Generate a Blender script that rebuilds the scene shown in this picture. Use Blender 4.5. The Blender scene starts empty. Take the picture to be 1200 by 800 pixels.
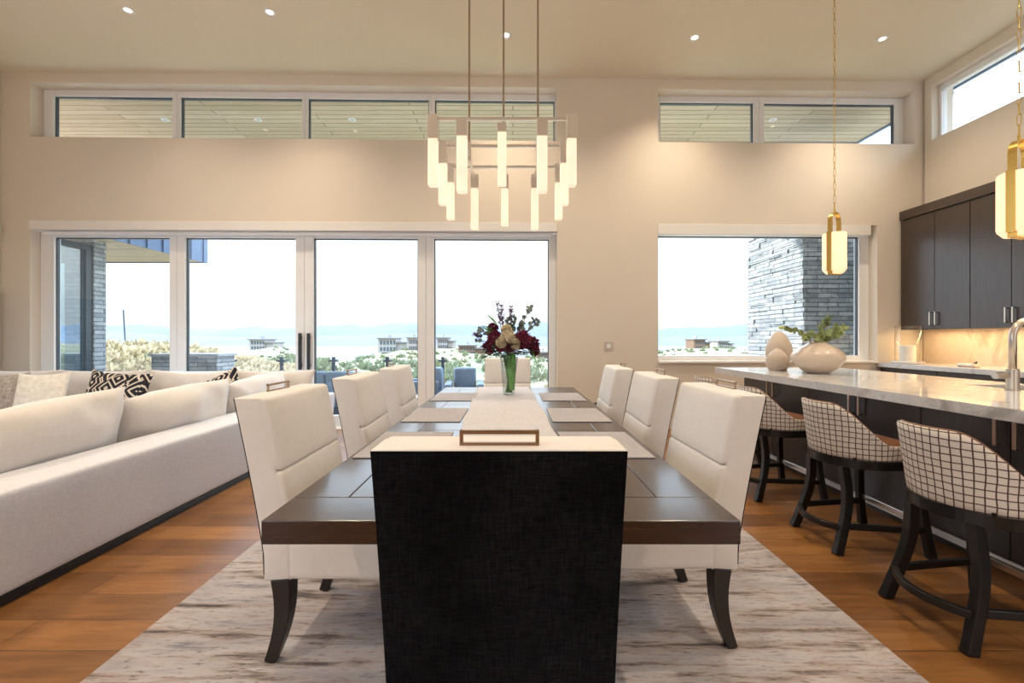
import bpy, bmesh, math, random
from math import sin, cos, pi, radians as R
from mathutils import Vector, Matrix, noise
random.seed(7)
scn = bpy.context.scene
COL = scn.collection

# ------------------------------------------------------------------ camera
EYE = 1.25; F = 500.0; CX, CY = 601.0, 397.0
cam_d = bpy.data.cameras.new('camera'); cam = bpy.data.objects.new('camera', cam_d); COL.objects.link(cam)
cam.location = (0, 0, EYE); cam.rotation_euler = (pi/2, 0, 0)
cam_d.sensor_width = 36; cam_d.lens = 36*F/1200
cam_d.shift_x = -(CX-600)/1200; cam_d.shift_y = (CY-400)/1200
cam_d.clip_start = .05; cam_d.clip_end = 20000
scn.camera = cam

# ------------------------------------------------------------------ materials
def newmat(name):
    m = bpy.data.materials.new(name); m.use_nodes = True
    nt = m.node_tree; nt.nodes.clear()
    o = nt.nodes.new('ShaderNodeOutputMaterial'); b = nt.nodes.new('ShaderNodeBsdfPrincipled')
    nt.links.new(b.outputs[0], o.inputs[0])
    return m, nt, b, o
def col4(c): return (c[0], c[1], c[2], 1)
def mapping(nt, scale=(1,1,1), coord='Object', rot=(0,0,0)):
    tc = nt.nodes.new('ShaderNodeTexCoord'); mp = nt.nodes.new('ShaderNodeMapping')
    mp.inputs['Scale'].default_value = scale; mp.inputs['Rotation'].default_value = rot
    nt.links.new(tc.outputs[coord], mp.inputs[0]); return mp.outputs[0]
def noise_tex(nt, vec, scale, detail=4, rough=.5, dist=0):
    n = nt.nodes.new('ShaderNodeTexNoise'); n.inputs['Scale'].default_value = scale
    n.inputs['Detail'].default_value = detail; n.inputs['Roughness'].default_value = rough
    n.inputs['Distortion'].default_value = dist
    nt.links.new(vec, n.inputs['Vector']); return n.outputs[0]
def ramp(nt, fac, stops, interp='LINEAR'):
    r = nt.nodes.new('ShaderNodeValToRGB'); cr = r.color_ramp; cr.interpolation = interp
    while len(cr.elements) > 1: cr.elements.remove(cr.elements[-1])
    cr.elements[0].position = stops[0][0]; cr.elements[0].color = col4(stops[0][1])
    for p, c in stops[1:]:
        e = cr.elements.new(p); e.color = col4(c)
    nt.links.new(fac, r.inputs[0]); return r.outputs[0]
def mix(nt, a, b, fac, mode='MIX'):
    m = nt.nodes.new('ShaderNodeMix'); m.data_type = 'RGBA'; m.blend_type = mode
    for s, v in ((6, a), (7, b)):
        if isinstance(v, tuple): m.inputs[s].default_value = col4(v)
        else: nt.links.new(v, m.inputs[s])
    if isinstance(fac, (int, float)): m.inputs[0].default_value = fac
    else: nt.links.new(fac, m.inputs[0])
    return m.outputs[2]
def bump(nt, b, h, strength=.3, dist=.01):
    n = nt.nodes.new('ShaderNodeBump'); n.inputs['Strength'].default_value = strength
    n.inputs['Distance'].default_value = dist
    nt.links.new(h, n.inputs['Height']); nt.links.new(n.outputs[0], b.inputs['Normal'])
def plain(name, c, rough=.5, metal=0, var=.06, vscale=6, bmp=0, bscale=120, sheen=0, spec=.5, coat=0):
    m, nt, b, o = newmat(name)
    v = mapping(nt)
    n = noise_tex(nt, v, vscale, 3)
    lo = tuple(x*(1-var) for x in c); hi = tuple(min(1, x*(1+var)) for x in c)
    nt.links.new(ramp(nt, n, [(.3, lo), (.7, hi)]), b.inputs['Base Color'])
    b.inputs['Roughness'].default_value = rough; b.inputs['Metallic'].default_value = metal
    b.inputs['Specular IOR Level'].default_value = spec
    if sheen: b.inputs['Sheen Weight'].default_value = sheen
    if coat: b.inputs['Coat Weight'].default_value = coat; b.inputs['Coat Roughness'].default_value = .1
    if bmp: bump(nt, b, noise_tex(nt, v, bscale, 2), bmp, .003)
    return m
M = {}
M['wall'] = plain('wall_paint', (.76,.68,.575), .8, bmp=.05, bscale=200, var=.015, vscale=1)
M['ceiling'] = plain('ceiling_paint', (.76,.69,.55), .85, var=.015, vscale=1)
M['trim'] = plain('white_trim', (.84,.81,.77), .45, var=.01)
M['frame_w'] = plain('white_frame', (.86,.86,.86), .4, var=.01)
M['frame_d'] = plain('dark_frame', (.06,.075,.09), .35)
M['black_wood'] = plain('black_wood', (.008,.007,.007), .32, var=.3, vscale=20)
M['leg_wood'] = plain('espresso_leg', (.016,.010,.008), .35, var=.3, vscale=15)
M['nickel'] = plain('brushed_nickel', (.62,.55,.48), .28, 1, var=.04)
M['steel'] = plain('polished_nickel', (.82,.78,.72), .32, .7, var=.03)
M['brass'] = plain('aged_brass', (.78,.52,.15), .22, 1, var=.06)
M['bronze'] = plain('bronze', (.42,.29,.19), .3, 1, var=.05)
M['rod'] = plain('nickel_rod', (.42,.33,.24), .35, 1, var=.05)
M['black'] = plain('black_plastic', (.01,.012,.016), .4)
M['sofa'] = plain('sofa_boucle', (.68,.68,.72), .95, var=.06, vscale=60, bmp=.8, bscale=240, sheen=.2)
M['cushion'] = plain('cushion_linen', (.70,.65,.61), .95, var=.03, vscale=40, bmp=.3, bscale=500, sheen=.2)
M['chair_f'] = plain('chair_linen', (.75,.70,.655), .9, var=.02, vscale=30, bmp=.2, bscale=600, sheen=.15)
M['leather'] = plain('tan_leather', (.20,.085,.04), .45, var=.12, vscale=12)
M['pot'] = plain('cream_ceramic', (.64,.52,.42), .28, var=.03, coat=.3)
M['pot_m'] = plain('matte_ceramic', (.58,.48,.40), .6, var=.03)
M['wax'] = plain('candle_wax', (.88,.84,.76), .5, var=.01)
M['basin'] = plain('sink_steel', (.40,.30,.22), .3, .8)
M['outfab'] = plain('outdoor_fabric', (.17,.24,.33), .9, var=.08, vscale=30)
M['outframe'] = plain('outdoor_frame', (.03,.05,.08), .5)
M['metalroof'] = plain('standing_seam_metal', (.13,.20,.33), .5, .2)
M['deck'] = plain('deck_paver', (.42,.42,.42), .7, var=.1, vscale=3)
M['plate'] = plain('switch_plate', (.60,.52,.45), .4)
M['fur'] = plain('fur_pillow', (.82,.76,.66), 1, var=.12, vscale=25, bmp=1, bscale=90, sheen=.4)
M['stem'] = plain('green_stem', (.10,.30,.06), .6, var=.2)
M['wrap'] = plain('green_leaf_wrap', (.20,.52,.08), .5, var=.25, vscale=20)
M['leaf'] = plain('eucalyptus_leaf', (.27,.33,.14), .6, var=.35, vscale=30)
M['leaf2'] = plain('silver_leaf', (.24,.29,.25), .6, var=.3, vscale=30)
M['leafd'] = plain('dark_leaf', (.04,.10,.04), .5, var=.35, vscale=30)
M['dahlia'] = plain('burgundy_petal', (.17,.015,.045), .7, var=.5, vscale=40)
M['hydr'] = plain('cream_petal', (.75,.66,.48), .7, var=.15, vscale=60)
M['stock'] = plain('mauve_petal', (.26,.17,.27), .7, var=.3, vscale=60)
M['twig'] = plain('brown_twig', (.12,.07,.04), .8)
M['basket'] = plain('grey_basket', (.30,.28,.26), .8, var=.2, vscale=40)
M['dirt'] = plain('dirt', (.06,.04,.03), .9)

def emit_mat(name, c, s, body=(.8,.7,.6)):
    m, nt, b, o = newmat(name)
    v = mapping(nt, (1,1,1)); n = noise_tex(nt, v, 9, 5, .6, 1.2)
    e = ramp(nt, n, [(.3, tuple(x*.80 for x in c)), (.62, c)])
    b.inputs['Base Color'].default_value = col4(body); b.inputs['Roughness'].default_value = .4
    nt.links.new(e, b.inputs['Emission Color']); b.inputs['Emission Strength'].default_value = s
    return m
M['alab'] = emit_mat('lit_alabaster', (1, .76, .54), .62)
M['alab2'] = emit_mat('lit_alabaster_pendant', (1, .62, .33), .72)
M['led'] = emit_mat('led_lens', (1, .82, .6), 6)
M['strip'] = emit_mat('led_strip', (1, .62, .28), 4)

def glass_arch(name, tint=(.97,.98,.98), extra=1.0):
    m = bpy.data.materials.new(name); m.use_nodes = True; nt = m.node_tree; nt.nodes.clear()
    o = nt.nodes.new('ShaderNodeOutputMaterial'); t = nt.nodes.new('ShaderNodeBsdfTransparent')
    g = nt.nodes.new('ShaderNodeBsdfGlossy'); g.inputs['Roughness'].default_value = .01
    t.inputs[0].default_value = col4(tint)
    lw = nt.nodes.new('ShaderNodeLayerWeight'); lw.inputs['Blend'].default_value = .5
    pw = nt.nodes.new('ShaderNodeMath'); pw.operation = 'POWER'; pw.inputs[1].default_value = 5; nt.links.new(lw.outputs['Facing'], pw.inputs[0])
    f = nt.nodes.new('ShaderNodeMath'); f.operation = 'MULTIPLY_ADD'; f.inputs[1].default_value = .9; f.inputs[2].default_value = .04; nt.links.new(pw.outputs[0], f.inputs[0])
    mu = nt.nodes.new('ShaderNodeMath'); mu.operation = 'MULTIPLY'; mu.inputs[1].default_value = extra; mu.use_clamp = True
    mx = nt.nodes.new('ShaderNodeMixShader')
    nt.links.new(f.outputs[0], mu.inputs[0]); nt.links.new(mu.outputs[0], mx.inputs[0])
    nt.links.new(t.outputs[0], mx.inputs[1]); nt.links.new(g.outputs[0], mx.inputs[2]); nt.links.new(mx.outputs[0], o.inputs[0])
    return m
M['glass'] = glass_arch('window_glass')
M['glass_refl'] = glass_arch('tinted_window_glass', (.60,.72,.76), 7.0)
M['glass_vase'] = glass_arch('vase_glass', (.90,.93,.92), 1.6)

def wood_floor():
    m, nt, b, o = newmat('oak_floor')
    v = mapping(nt)
    br = nt.nodes.new('ShaderNodeTexBrick'); nt.links.new(v, br.inputs['Vector'])
    br.inputs['Scale'].default_value = 1; br.inputs['Brick Width'].default_value = 2.1; br.inputs['Row Height'].default_value = .19
    br.inputs['Mortar Size'].default_value = .0018; br.inputs['Mortar Smooth'].default_value = .2; br.offset = .37
    br.inputs['Color1'].default_value = (.20,.20,.20,1); br.inputs['Color2'].default_value = (.8,.8,.8,1); br.inputs['Mortar'].default_value = (0,0,0,1)
    v2 = mapping(nt, (1.2, 14, 1)); g = noise_tex(nt, v2, 3, 6, .6, 1.0)
    v3 = mapping(nt, (.6, 2.6, 1)); g2 = noise_tex(nt, v3, 2.2, 3, .5, 1.5)
    base = ramp(nt, br.outputs[0], [(0, (.02,.01,.005)), (.15, (.18,.080,.024)), (.8, (.37,.175,.052))])
    gr = ramp(nt, g, [(.25, (.62,.55,.48)), (.75, (1.1,1.05,1.0))])
    c = mix(nt, base, gr, 1, 'MULTIPLY')
    gr2 = ramp(nt, g2, [(.3, (.60,.52,.44)), (.55, (1,1,1))])
    c = mix(nt, c, gr2, .7, 'MULTIPLY')
    nt.links.new(c, b.inputs['Base Color'])
    b.inputs['Roughness'].default_value = .36
    bump(nt, b, br.outputs[0], .25, .002)
    return m
M['floor'] = wood_floor()
def wood(name, c1, c2, sc=(1.2, 14, 14), rough=.3, spec=.5, coat=0):
    m, nt, b, o = newmat(name)
    v = mapping(nt, sc); g = noise_tex(nt, v, 3, 6, .6, .8)
    nt.links.new(ramp(nt, g, [(.3, c1), (.7, c2)]), b.inputs['Base Color'])
    b.inputs['Roughness'].default_value = rough; b.inputs['Specular IOR Level'].default_value = spec
    if coat: b.inputs['Coat Weight'].default_value = coat; b.inputs['Coat Roughness'].default_value = .13
    bump(nt, b, g, .12, .002)
    return m
M['table'] = wood('table_wood', (.018,.009,.006), (.042,.021,.014), (14,1.2,14), .26, .5, .35)
M['table_x'] = wood('table_wood_end', (.018,.009,.006), (.042,.021,.014), (1.2,14,14), .26, .5, .35)
M['cab'] = wood('cabinet_wood', (.028,.016,.012), (.055,.033,.025), (14,14,1.0), .30, .9)
M['cab_i'] = wood('island_wood', (.022,.019,.021), (.045,.039,.041), (14,14,1.0), .32, .9)
M['soffit'] = wood('soffit_wood', (.52,.45,.27), (.66,.60,.42), (.5,9,1), .6)
def soffit():
    m, nt, b, o = newmat('cedar_soffit')
    v = mapping(nt)
    br = nt.nodes.new('ShaderNodeTexBrick'); nt.links.new(v, br.inputs['Vector'])
    br.inputs['Scale'].default_value = 1; br.inputs['Brick Width'].default_value = 3.3; br.inputs['Row Height'].default_value = .14
    br.inputs['Mortar Size'].default_value = .012; br.inputs['Mortar Smooth'].default_value = .4
    br.inputs['Color1'].default_value = (.56,.42,.29,1); br.inputs['Color2'].default_value = (.70,.56,.42,1); br.inputs['Mortar'].default_value = (.28,.23,.14,1)
    g = noise_tex(nt, mapping(nt, (1,16,1)), 2.5, 5, .6, 1)
    nt.links.new(mix(nt, br.outputs[0], ramp(nt, g, [(.3,(.78,.76,.72)),(.7,(1.1,1.1,1.1))]), 1, 'MULTIPLY'), b.inputs['Base Color'])
    b.inputs['Roughness'].default_value = .6
    return m
M['soffit'] = soffit()
def stone_wall():
    m, nt, b, o = newmat('stacked_ledgestone')
    tc = nt.nodes.new('ShaderNodeTexCoord'); sp = nt.nodes.new('ShaderNodeSeparateXYZ'); cb = nt.nodes.new('ShaderNodeCombineXYZ')
    nt.links.new(tc.outputs['Object'], sp.inputs[0]); ad = nt.nodes.new('ShaderNodeMath')
    nt.links.new(sp.outputs[0], ad.inputs[0]); nt.links.new(sp.outputs[1], ad.inputs[1])
    nt.links.new(ad.outputs[0], cb.inputs[0]); nt.links.new(sp.outputs[2], cb.inputs[1])
    br = nt.nodes.new('ShaderNodeTexBrick'); nt.links.new(cb.outputs[0], br.inputs['Vector'])
    br.inputs['Scale'].default_value = 1; br.inputs['Brick Width'].default_value = .34; br.inputs['Row Height'].default_value = .075
    br.inputs['Mortar Size'].default_value = .006; br.inputs['Bias'].default_value = 0
    br.inputs['Color1'].default_value = (.26,.29,.32,1); br.inputs['Color2'].default_value = (.50,.53,.56,1); br.inputs['Mortar'].default_value = (.12,.14,.16,1)
    g = noise_tex(nt, cb.outputs[0], 9, 5, .7)
    c = mix(nt, br.outputs[0], ramp(nt, g, [(.3, (.7,.7,.72)), (.7, (1.2,1.17,1.1))]), 1, 'MULTIPLY')
    nt.links.new(c, b.inputs['Base Color']); b.inputs['Roughness'].default_value = .85
    h = mix(nt, br.outputs[0], g, .35)
    bump(nt, b, h, 1, .05)
    return m
M['stone'] = stone_wall()
def marble(name, base, vein, rough=.12, sc=2.5):
    m, nt, b, o = newmat(name)
    v = mapping(nt, (1, 1.6, 1)); n = noise_tex(nt, v, sc, 8, .62, 1.6)
    n2 = noise_tex(nt, v, 30, 4, .6)
    c = ramp(nt, n, [(.3, vein), (.47, base), (.52, tuple(x*.93 for x in base)), (.7, base)])
    c = mix(nt, c, ramp(nt, n2, [(.3, (.88,.88,.88)), (.7, (1,1,1))]), .7, 'MULTIPLY')
    nt.links.new(c, b.inputs['Base Color']); b.inputs['Roughness'].default_value = rough
    return m
M['quartz'] = marble('quartzite_counter', (.70,.69,.68), (.42,.40,.38), .09)
M['splash'] = marble('backsplash_stone', (.74,.64,.52), (.48,.36,.24), .3, 1.6)
def rug():
    m, nt, b, o = newmat('abstract_rug')
    v = mapping(nt, (.8, 6.5, 1)); n = noise_tex(nt, v, 2.2, 10, .70, .12)
    v2 = mapping(nt, (.5, 2.6, 1)); n2 = noise_tex(nt, v2, 1.6, 4, .6, .2)
    v3 = mapping(nt, (3.5, 20, 1)); n3 = noise_tex(nt, v3, 4, 7, .75, .15)
    c = ramp(nt, n, [(.34, (.08,.07,.07)), (.40, (.23,.19,.175)), (.45, (.42,.36,.335)), (.51, (.50,.46,.46)), (.58, (.45,.43,.45)), (.62, (.40,.38,.40)), (.67, (.22,.22,.25)), (.75, (.5,.47,.46))])
    c2 = ramp(nt, n2, [(.35, (.62,.56,.54)), (.6, (1,1,1))])
    c = mix(nt, c, c2, .8, 'MULTIPLY')
    c3 = ramp(nt, n3, [(.36, (.22,.18,.15)), (.45, (1,1,1))])
    c = mix(nt, c, c3, .75, 'MULTIPLY')
    nt.links.new(c, b.inputs['Base Color']); b.inputs['Roughness'].default_value = .95
    bump(nt, b, n3, .5, .006)
    return m
M['rug'] = rug()
def velvet():
    m, nt, b, o = newmat('black_velvet')
    va = noise_tex(nt, mapping(nt, (30,26,260)), 1, 4, .7); vb = noise_tex(nt, mapping(nt, (30,260,22)), 1, 4, .7)
    n3 = noise_tex(nt, mapping(nt), 5, 3)
    c = mix(nt, ramp(nt, va, [(.4, (.002,.002,.003)), (.78, (.021,.021,.024))]), ramp(nt, vb, [(.4, (.002,.002,.003)), (.78, (.021,.020,.024))]), .5)
    c = mix(nt, c, ramp(nt, n3, [(.3, (.6,.6,.6)), (.7, (1.5,1.5,1.5))]), 1, 'MULTIPLY')
    nt.links.new(c, b.inputs['Base Color']); b.inputs['Roughness'].default_value = .9
    b.inputs['Specular IOR Level'].default_value = .06
    return m
M['velvet'] = velvet()
def linen(name, c1, c2, s=260):
    m, nt, b, o = newmat(name)
    a = noise_tex(nt, mapping(nt, (s, 8, 8)), 1, 2); d = noise_tex(nt, mapping(nt, (8, s, s)), 1, 2)
    mm = mix(nt, a, d, .5)
    nt.links.new(ramp(nt, mm, [(.35, c1), (.65, c2)]), b.inputs['Base Color']); b.inputs['Roughness'].default_value = .9
    bump(nt, b, mm, .3, .002); return m
M['runner'] = linen('runner_linen', (.47,.45,.46), (.60,.575,.58))
M['mat'] = linen('placemat_weave', (.31,.29,.30), (.44,.415,.425), 200)
M['greylin'] = linen('grey_linen', (.24,.20,.17), (.52,.46,.40), 90)
def window_pane():
    m, nt, b, o = newmat('windowpane_fabric')
    tc = nt.nodes.new('ShaderNodeTexCoord'); mp = nt.nodes.new('ShaderNodeMapping'); nt.links.new(tc.outputs['UV'], mp.inputs[0])
    nz = nt.nodes.new('ShaderNodeTexNoise'); nz.inputs['Scale'].default_value = 9; nt.links.new(mp.outputs[0], nz.inputs['Vector'])
    mx = nt.nodes.new('ShaderNodeMix'); mx.data_type = 'VECTOR'
    vm = nt.nodes.new('ShaderNodeVectorMath'); vm.operation = 'MULTIPLY_ADD'
    nt.links.new(nz.outputs[1], vm.inputs[0]); vm.inputs[1].default_value = (.012,.012,0); nt.links.new(mp.outputs[0], vm.inputs[2])
    br = nt.nodes.new('ShaderNodeTexBrick'); nt.links.new(vm.outputs[0], br.inputs['Vector']); br.offset = 0
    br.inputs['Scale'].default_value = 1; br.inputs['Brick Width'].default_value = .031; br.inputs['Row Height'].default_value = .031
    br.inputs['Mortar Size'].default_value = .0026; br.inputs['Mortar Smooth'].default_value = .15
    br.inputs['Color1'].default_value = (.74,.66,.58,1); br.inputs['Color2'].default_value = (.68,.61,.54,1); br.inputs['Mortar'].default_value = (.085,.05,.04,1)
    nt.links.new(br.outputs[0], b.inputs['Base Color']); b.inputs['Roughness'].default_value = .85
    return m
M['grid'] = window_pane()
def pattern():
    m, nt, b, o = newmat('black_cream_pattern')
    v = mapping(nt)
    vo = nt.nodes.new('ShaderNodeTexVoronoi'); vo.distance = 'MANHATTAN'; vo.feature = 'F1'; vo.inputs['Scale'].default_value = 6.5
    nt.links.new(v, vo.inputs['Vector'])
    wv = nt.nodes.new('ShaderNodeMath'); wv.operation = 'MULTIPLY'; wv.inputs[1].default_value = 14
    nt.links.new(vo.outputs['Distance'], wv.inputs[0])
    sn = nt.nodes.new('ShaderNodeMath'); sn.operation = 'SINE'; nt.links.new(wv.outputs[0], sn.inputs[0])
    ad = nt.nodes.new('ShaderNodeMath'); ad.operation = 'ADD'; nt.links.new(sn.outputs[0], ad.inputs[0])
    nt.links.new(noise_tex(nt, v, 14, 2), ad.inputs[1])
    nt.links.new(ramp(nt, ad.outputs[0], [(.0, (.012,.011,.018)), (.955, (.012,.011,.018)), (.985, (.66,.57,.46))]), b.inputs['Base Color'])
    b.inputs['Roughness'].default_value = .9
    return m
M['pattern'] = pattern()
def ground():
    m, nt, b, o = newmat('scrubland')
    v = mapping(nt, (1,1,1)); n = noise_tex(nt, v, .05, 10, .72); n2 = noise_tex(nt, v, .5, 6, .7)
    c = ramp(nt, n, [(.36, (.13,.15,.08)), (.46, (.20,.21,.12)), (.54, (.34,.30,.21)), (.70, (.42,.37,.27))])
    c = mix(nt, c, ramp(nt, n2, [(.35, (.45,.5,.42)), (.6, (1.1,1.1,1.05))]), .8, 'MULTIPLY')
    nt.links.new(c, b.inputs['Base Color']); b.inputs['Roughness'].default_value = .95
    return m
M['ground'] = ground()
M['greenhill'] = plain('green_hillside', (.13,.19,.09), .95, var=.5, vscale=.06)
M['valley'] = plain('valley_floor', (.17,.18,.18), .95, var=.12, vscale=.004)
M['mount'] = plain('far_mountain', (.125,.15,.20), 1, var=.06, vscale=.002)  # distance haze is put into this blue-grey base colour
M['dry'] = plain('dry_scrub', (.52,.43,.28), .95, var=.35, vscale=4)
M['scrub'] = plain('green_scrub', (.20,.23,.13), .95, var=.4, vscale=4)
M['lav'] = plain('lavender_shrub', (.36,.34,.46), .95, var=.3, vscale=4)
M['house_w'] = plain('stucco', (.34,.31,.29), .8)
M['house_b'] = plain('brown_cladding', (.20,.12,.08), .8)
M['house_r'] = plain('dark_roofing', (.16,.15,.16), .7)
M['house_g'] = plain('house_glass', (.05,.07,.10), .1)

# ------------------------------------------------------------------ mesh helpers
def mk(name, verts, faces, mat, parent=None, smooth=False, bevel=0, sub=0, seg=2, uv=None):
    me = bpy.data.meshes.new(name); me.from_pydata([tuple(v) for v in verts], [], faces); me.update()
    bm = bmesh.new(); bm.from_mesh(me); bmesh.ops.recalc_face_normals(bm, faces=bm.faces); bm.to_mesh(me); bm.free()
    if smooth:
        for p in me.polygons: p.use_smooth = True
    if uv:
        l = me.uv_layers.new(name='UVMap')
        for lp in me.loops: l.data[lp.index].uv = uv[lp.vertex_index]
    me.materials.append(mat)
    o = bpy.data.objects.new(name, me); COL.objects.link(o)
    if parent: o.parent = parent
    if bevel:
        b = o.modifiers.new('bevel', 'BEVEL'); b.width = bevel; b.segments = seg; b.limit_method = 'ANGLE'
        b.harden_normals = False
    if sub:
        s = o.modifiers.new('sub', 'SUBSURF'); s.levels = sub; s.render_levels = sub
    return o
class G:
    def __init__(s): s.v = []; s.f = []
    def add(s, vs, fs, T=None):
        o = len(s.v)
        s.v += [ (T @ Vector(v)) if T else Vector(v) for v in vs ]; s.f += [tuple(i+o for i in f) for f in fs]; return s
    def box(s, x0,x1,y0,y1,z0,z1, T=None):
        return s.add([(x,y,z) for x in (x0,x1) for y in (y0,y1) for z in (z0,z1)],
            [(0,1,3,2),(4,6,7,5),(0,4,5,1),(2,3,7,6),(0,2,6,4),(1,5,7,3)], T)
    def lathe(s, prof, n=24, c=(0,0,0), T=None, cap=True):
        vs = []; fs = []
        for r, z in prof:
            for k in range(n): a = 2*pi*k/n; vs.append((c[0]+r*cos(a), c[1]+r*sin(a), c[2]+z))
        for i in range(len(prof)-1):
            for k in range(n): fs.append((i*n+k, i*n+(k+1)%n, (i+1)*n+(k+1)%n, (i+1)*n+k))
        if cap: fs.append(tuple(range(n))[::-1]); fs.append(tuple(range((len(prof)-1)*n, len(prof)*n)))
        return s.add(vs, fs, T)
    def tube(s, pts, r, n=8, closed=False, T=None):
        pts = [Vector(p) for p in pts]; m = len(pts); rs = r if isinstance(r, (list,tuple)) else [r]*m
        vs = []; fs = []; up = None
        for i, p in enumerate(pts):
            if closed: t = pts[(i+1)%m]-pts[i-1]
            else: t = pts[min(i+1,m-1)]-pts[max(i-1,0)]
            t.normalize()
            if up is None:
                up = Vector((0,0,1)) if abs(t.z) < .9 else Vector((1,0,0))
            u = (up - t*up.dot(t)); u.normalize(); w = t.cross(u); up = u
            for k in range(n): a = 2*pi*k/n + pi/n; vs.append(p+u*(rs[i]*cos(a))+w*(rs[i]*sin(a)))
        for i in range(m if closed else m-1):
            j = (i+1)%m
            for k in range(n): fs.append((i*n+k, i*n+(k+1)%n, j*n+(k+1)%n, j*n+k))
        if not closed: fs.append(tuple(range(n))); fs.append(tuple(range((m-1)*n, m*n)))
        return s.add(vs, fs, T)
    def sweep(s, pts, w, h, T=None, closed=False):
        """rectangular section (w sideways, h up) swept along points lying roughly level or steep; per-point sizes allowed"""
        pts = [Vector(p) for p in pts]; m = len(pts)
        ws = w if isinstance(w,(list,tuple)) else [w]*m; hs = h if isinstance(h,(list,tuple)) else [h]*m
        vs = []; fs = []
        for i, p in enumerate(pts):
            t = (pts[(i+1)%m]-pts[i-1]) if closed else (pts[min(i+1,m-1)]-pts[max(i-1,0)])
            t.normalize(); up = Vector((0,0,1)) if abs(t.z) < .8 else Vector((1,0,0))
            sd = t.cross(up); sd.normalize(); u = sd.cross(t); u.normalize()
            for a, b in ((-1,-1),(1,-1),(1,1),(-1,1)): vs.append(p+sd*(a*ws[i]/2)+u*(b*hs[i]/2))
        for i in range(m if closed else m-1):
            j = (i+1)%m
            for k in range(4): fs.append((i*4+k, i*4+(k+1)%4, j*4+(k+1)%4, j*4+k))
        if not closed: fs.append((0,1,2,3)); fs.append(tuple(range((m-1)*4, m*4)))
        return s.add(vs, fs, T)
    def rbox(s, c, h, r, n=6, bulge=(0,0,0), fn=None, k=3):
        """rounded box, half sizes h, corner radius r, faces swelling by bulge"""
        def ax(hh):
            a = [-hh + r*(1-cos(pi/2*i/k)) for i in range(k)]
            b = [-hh+r + (2*hh-2*r)*i/n for i in range(n+1)]
            return a + b + [-x for x in reversed(a)]
        A = [ax(h[0]), ax(h[1]), ax(h[2])]; idx = {}; vs = []; fs = []
        def vid(p):
            key = tuple(round(x,5) for x in p)
            if key in idx: return idx[key]
            q = Vector(p); inn = Vector([max(-h[i]+r, min(h[i]-r, q[i])) for i in range(3)])
            d = q-inn
            if d.length > 1e-9: d.normalize(); q = inn + d*r
            u = [q[i]/h[i] for i in range(3)]
            for i in range(3):
                if bulge[i]:
                    j, l = (i+1)%3, (i+2)%3
                    q[i] += bulge[i]*u[i]*(1-min(1,abs(u[j]))**2.5)*(1-min(1,abs(u[l]))**2.5)
            q += Vector(c)
            if fn: q = Vector(fn(q))
            idx[key] = len(vs); vs.append(q); return idx[key]
        for a in range(3):
            b, e = (a+1)%3, (a+2)%3
            for sgn in (-1, 1):
                for i in range(len(A[b])-1):
                    for j in range(len(A[e])-1):
                        quad = []
                        for di, dj in ((0,0),(1,0),(1,1),(0,1)):
                            p = [0,0,0]; p[a] = sgn*h[a]; p[b] = A[b][i+di]; p[e] = A[e][j+dj]; quad.append(vid(p))
                        if len(set(quad)) == 4: fs.append(tuple(quad if sgn > 0 else quad[::-1]))
        return s.add(vs, fs)
    def leaf(s, p, d, L, W, up=Vector((0,0,1))):
        d = Vector(d).normalized(); sd = d.cross(up)
        if sd.length < .05: sd = d.cross(Vector((1,0,0)))
        sd.normalize(); nn = sd.cross(d)
        prof = [(0,0),(.25,.8),(.55,1),(.85,.6),(1,0)]
        p = Vector(p); vs = [p + d*(L*t)+sd*(W/2*w)+nn*(.08*L*w) for t,w in prof] + [p + d*(L*t)-sd*(W/2*w)+nn*(.08*L*w) for t,w in prof[1:4]] + [p+d*L*.55]
        return s.add(vs, [(0,1,2,8),(2,3,4,8),(0,8,6,5),(8,4,7,6)])
    def out(s, name, mat, parent=None, **k): return mk(name, s.v, s.f, mat, parent, **k)

def thing(name, label, cat, loc=(0,0,0), rz=0, group=None):
    o = bpy.data.objects.new(name, None); o.empty_display_size = .1; COL.objects.link(o)
    o.location = loc; o.rotation_euler = (0,0,rz); o['label'] = label; o['category'] = cat
    if group: o['group'] = group
    return o
def tag(o, label, cat, group=None):
    o['label'] = label; o['category'] = cat
    if group: o['group'] = group
    return o
def struct(o): o['kind'] = 'structure'; return o
def dup(root, loc, rz, label, group=None):
    r = root.copy(); COL.objects.link(r); r.location = loc; r.rotation_euler = (0,0,rz); r['label'] = label
    if group: r['group'] = group
    for ch in list(root.children):
        c = ch.copy(); COL.objects.link(c); c.parent = r
        for g in list(ch.children):
            d = g.copy(); COL.objects.link(d); d.parent = c
    return r

# ------------------------------------------------------------------ room shell
K = .018; D0 = 5.92
def wx(px, d=0): q = (px-CX)/F; return q*(D0+d)/(1-K*q)
def WY(x): return D0 + K*x
class W(G):
    def wb(s, x0,x1,z0,z1,d0,d1):
        vs = [(x, WY(x)+d, z) for x in (x0,x1) for d in (d0,d1) for z in (z0,z1)]
        return s.add(vs, [(0,1,3,2),(4,6,7,5),(0,4,5,1),(2,3,7,6),(0,2,6,4),(1,5,7,3)])
XL, XR, YB, HC = -6.95, 5.79, -4.5, 4.88
T_ = .30
dx0, dx1 = wx(35), wx(653); dz = 2.86
cz0, cz1 = 4.0, 4.74
kx0, kx1 = wx(771), wx(1028); kz0, kz1 = .91, 2.85
rx1 = wx(1072)
g = W()
g.wb(XL-.3, dx0, 0, HC, 0, T_)
g.wb(dx0, dx1, dz, cz0, 0, T_); g.wb(dx0, dx1, cz1, HC, 0, T_)
g.wb(dx1, kx0, 0, HC, 0, T_)
g.wb(kx0, kx1, 0, kz0, 0, T_); g.wb(kx0, kx1, kz1, cz0, 0, T_)
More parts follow.
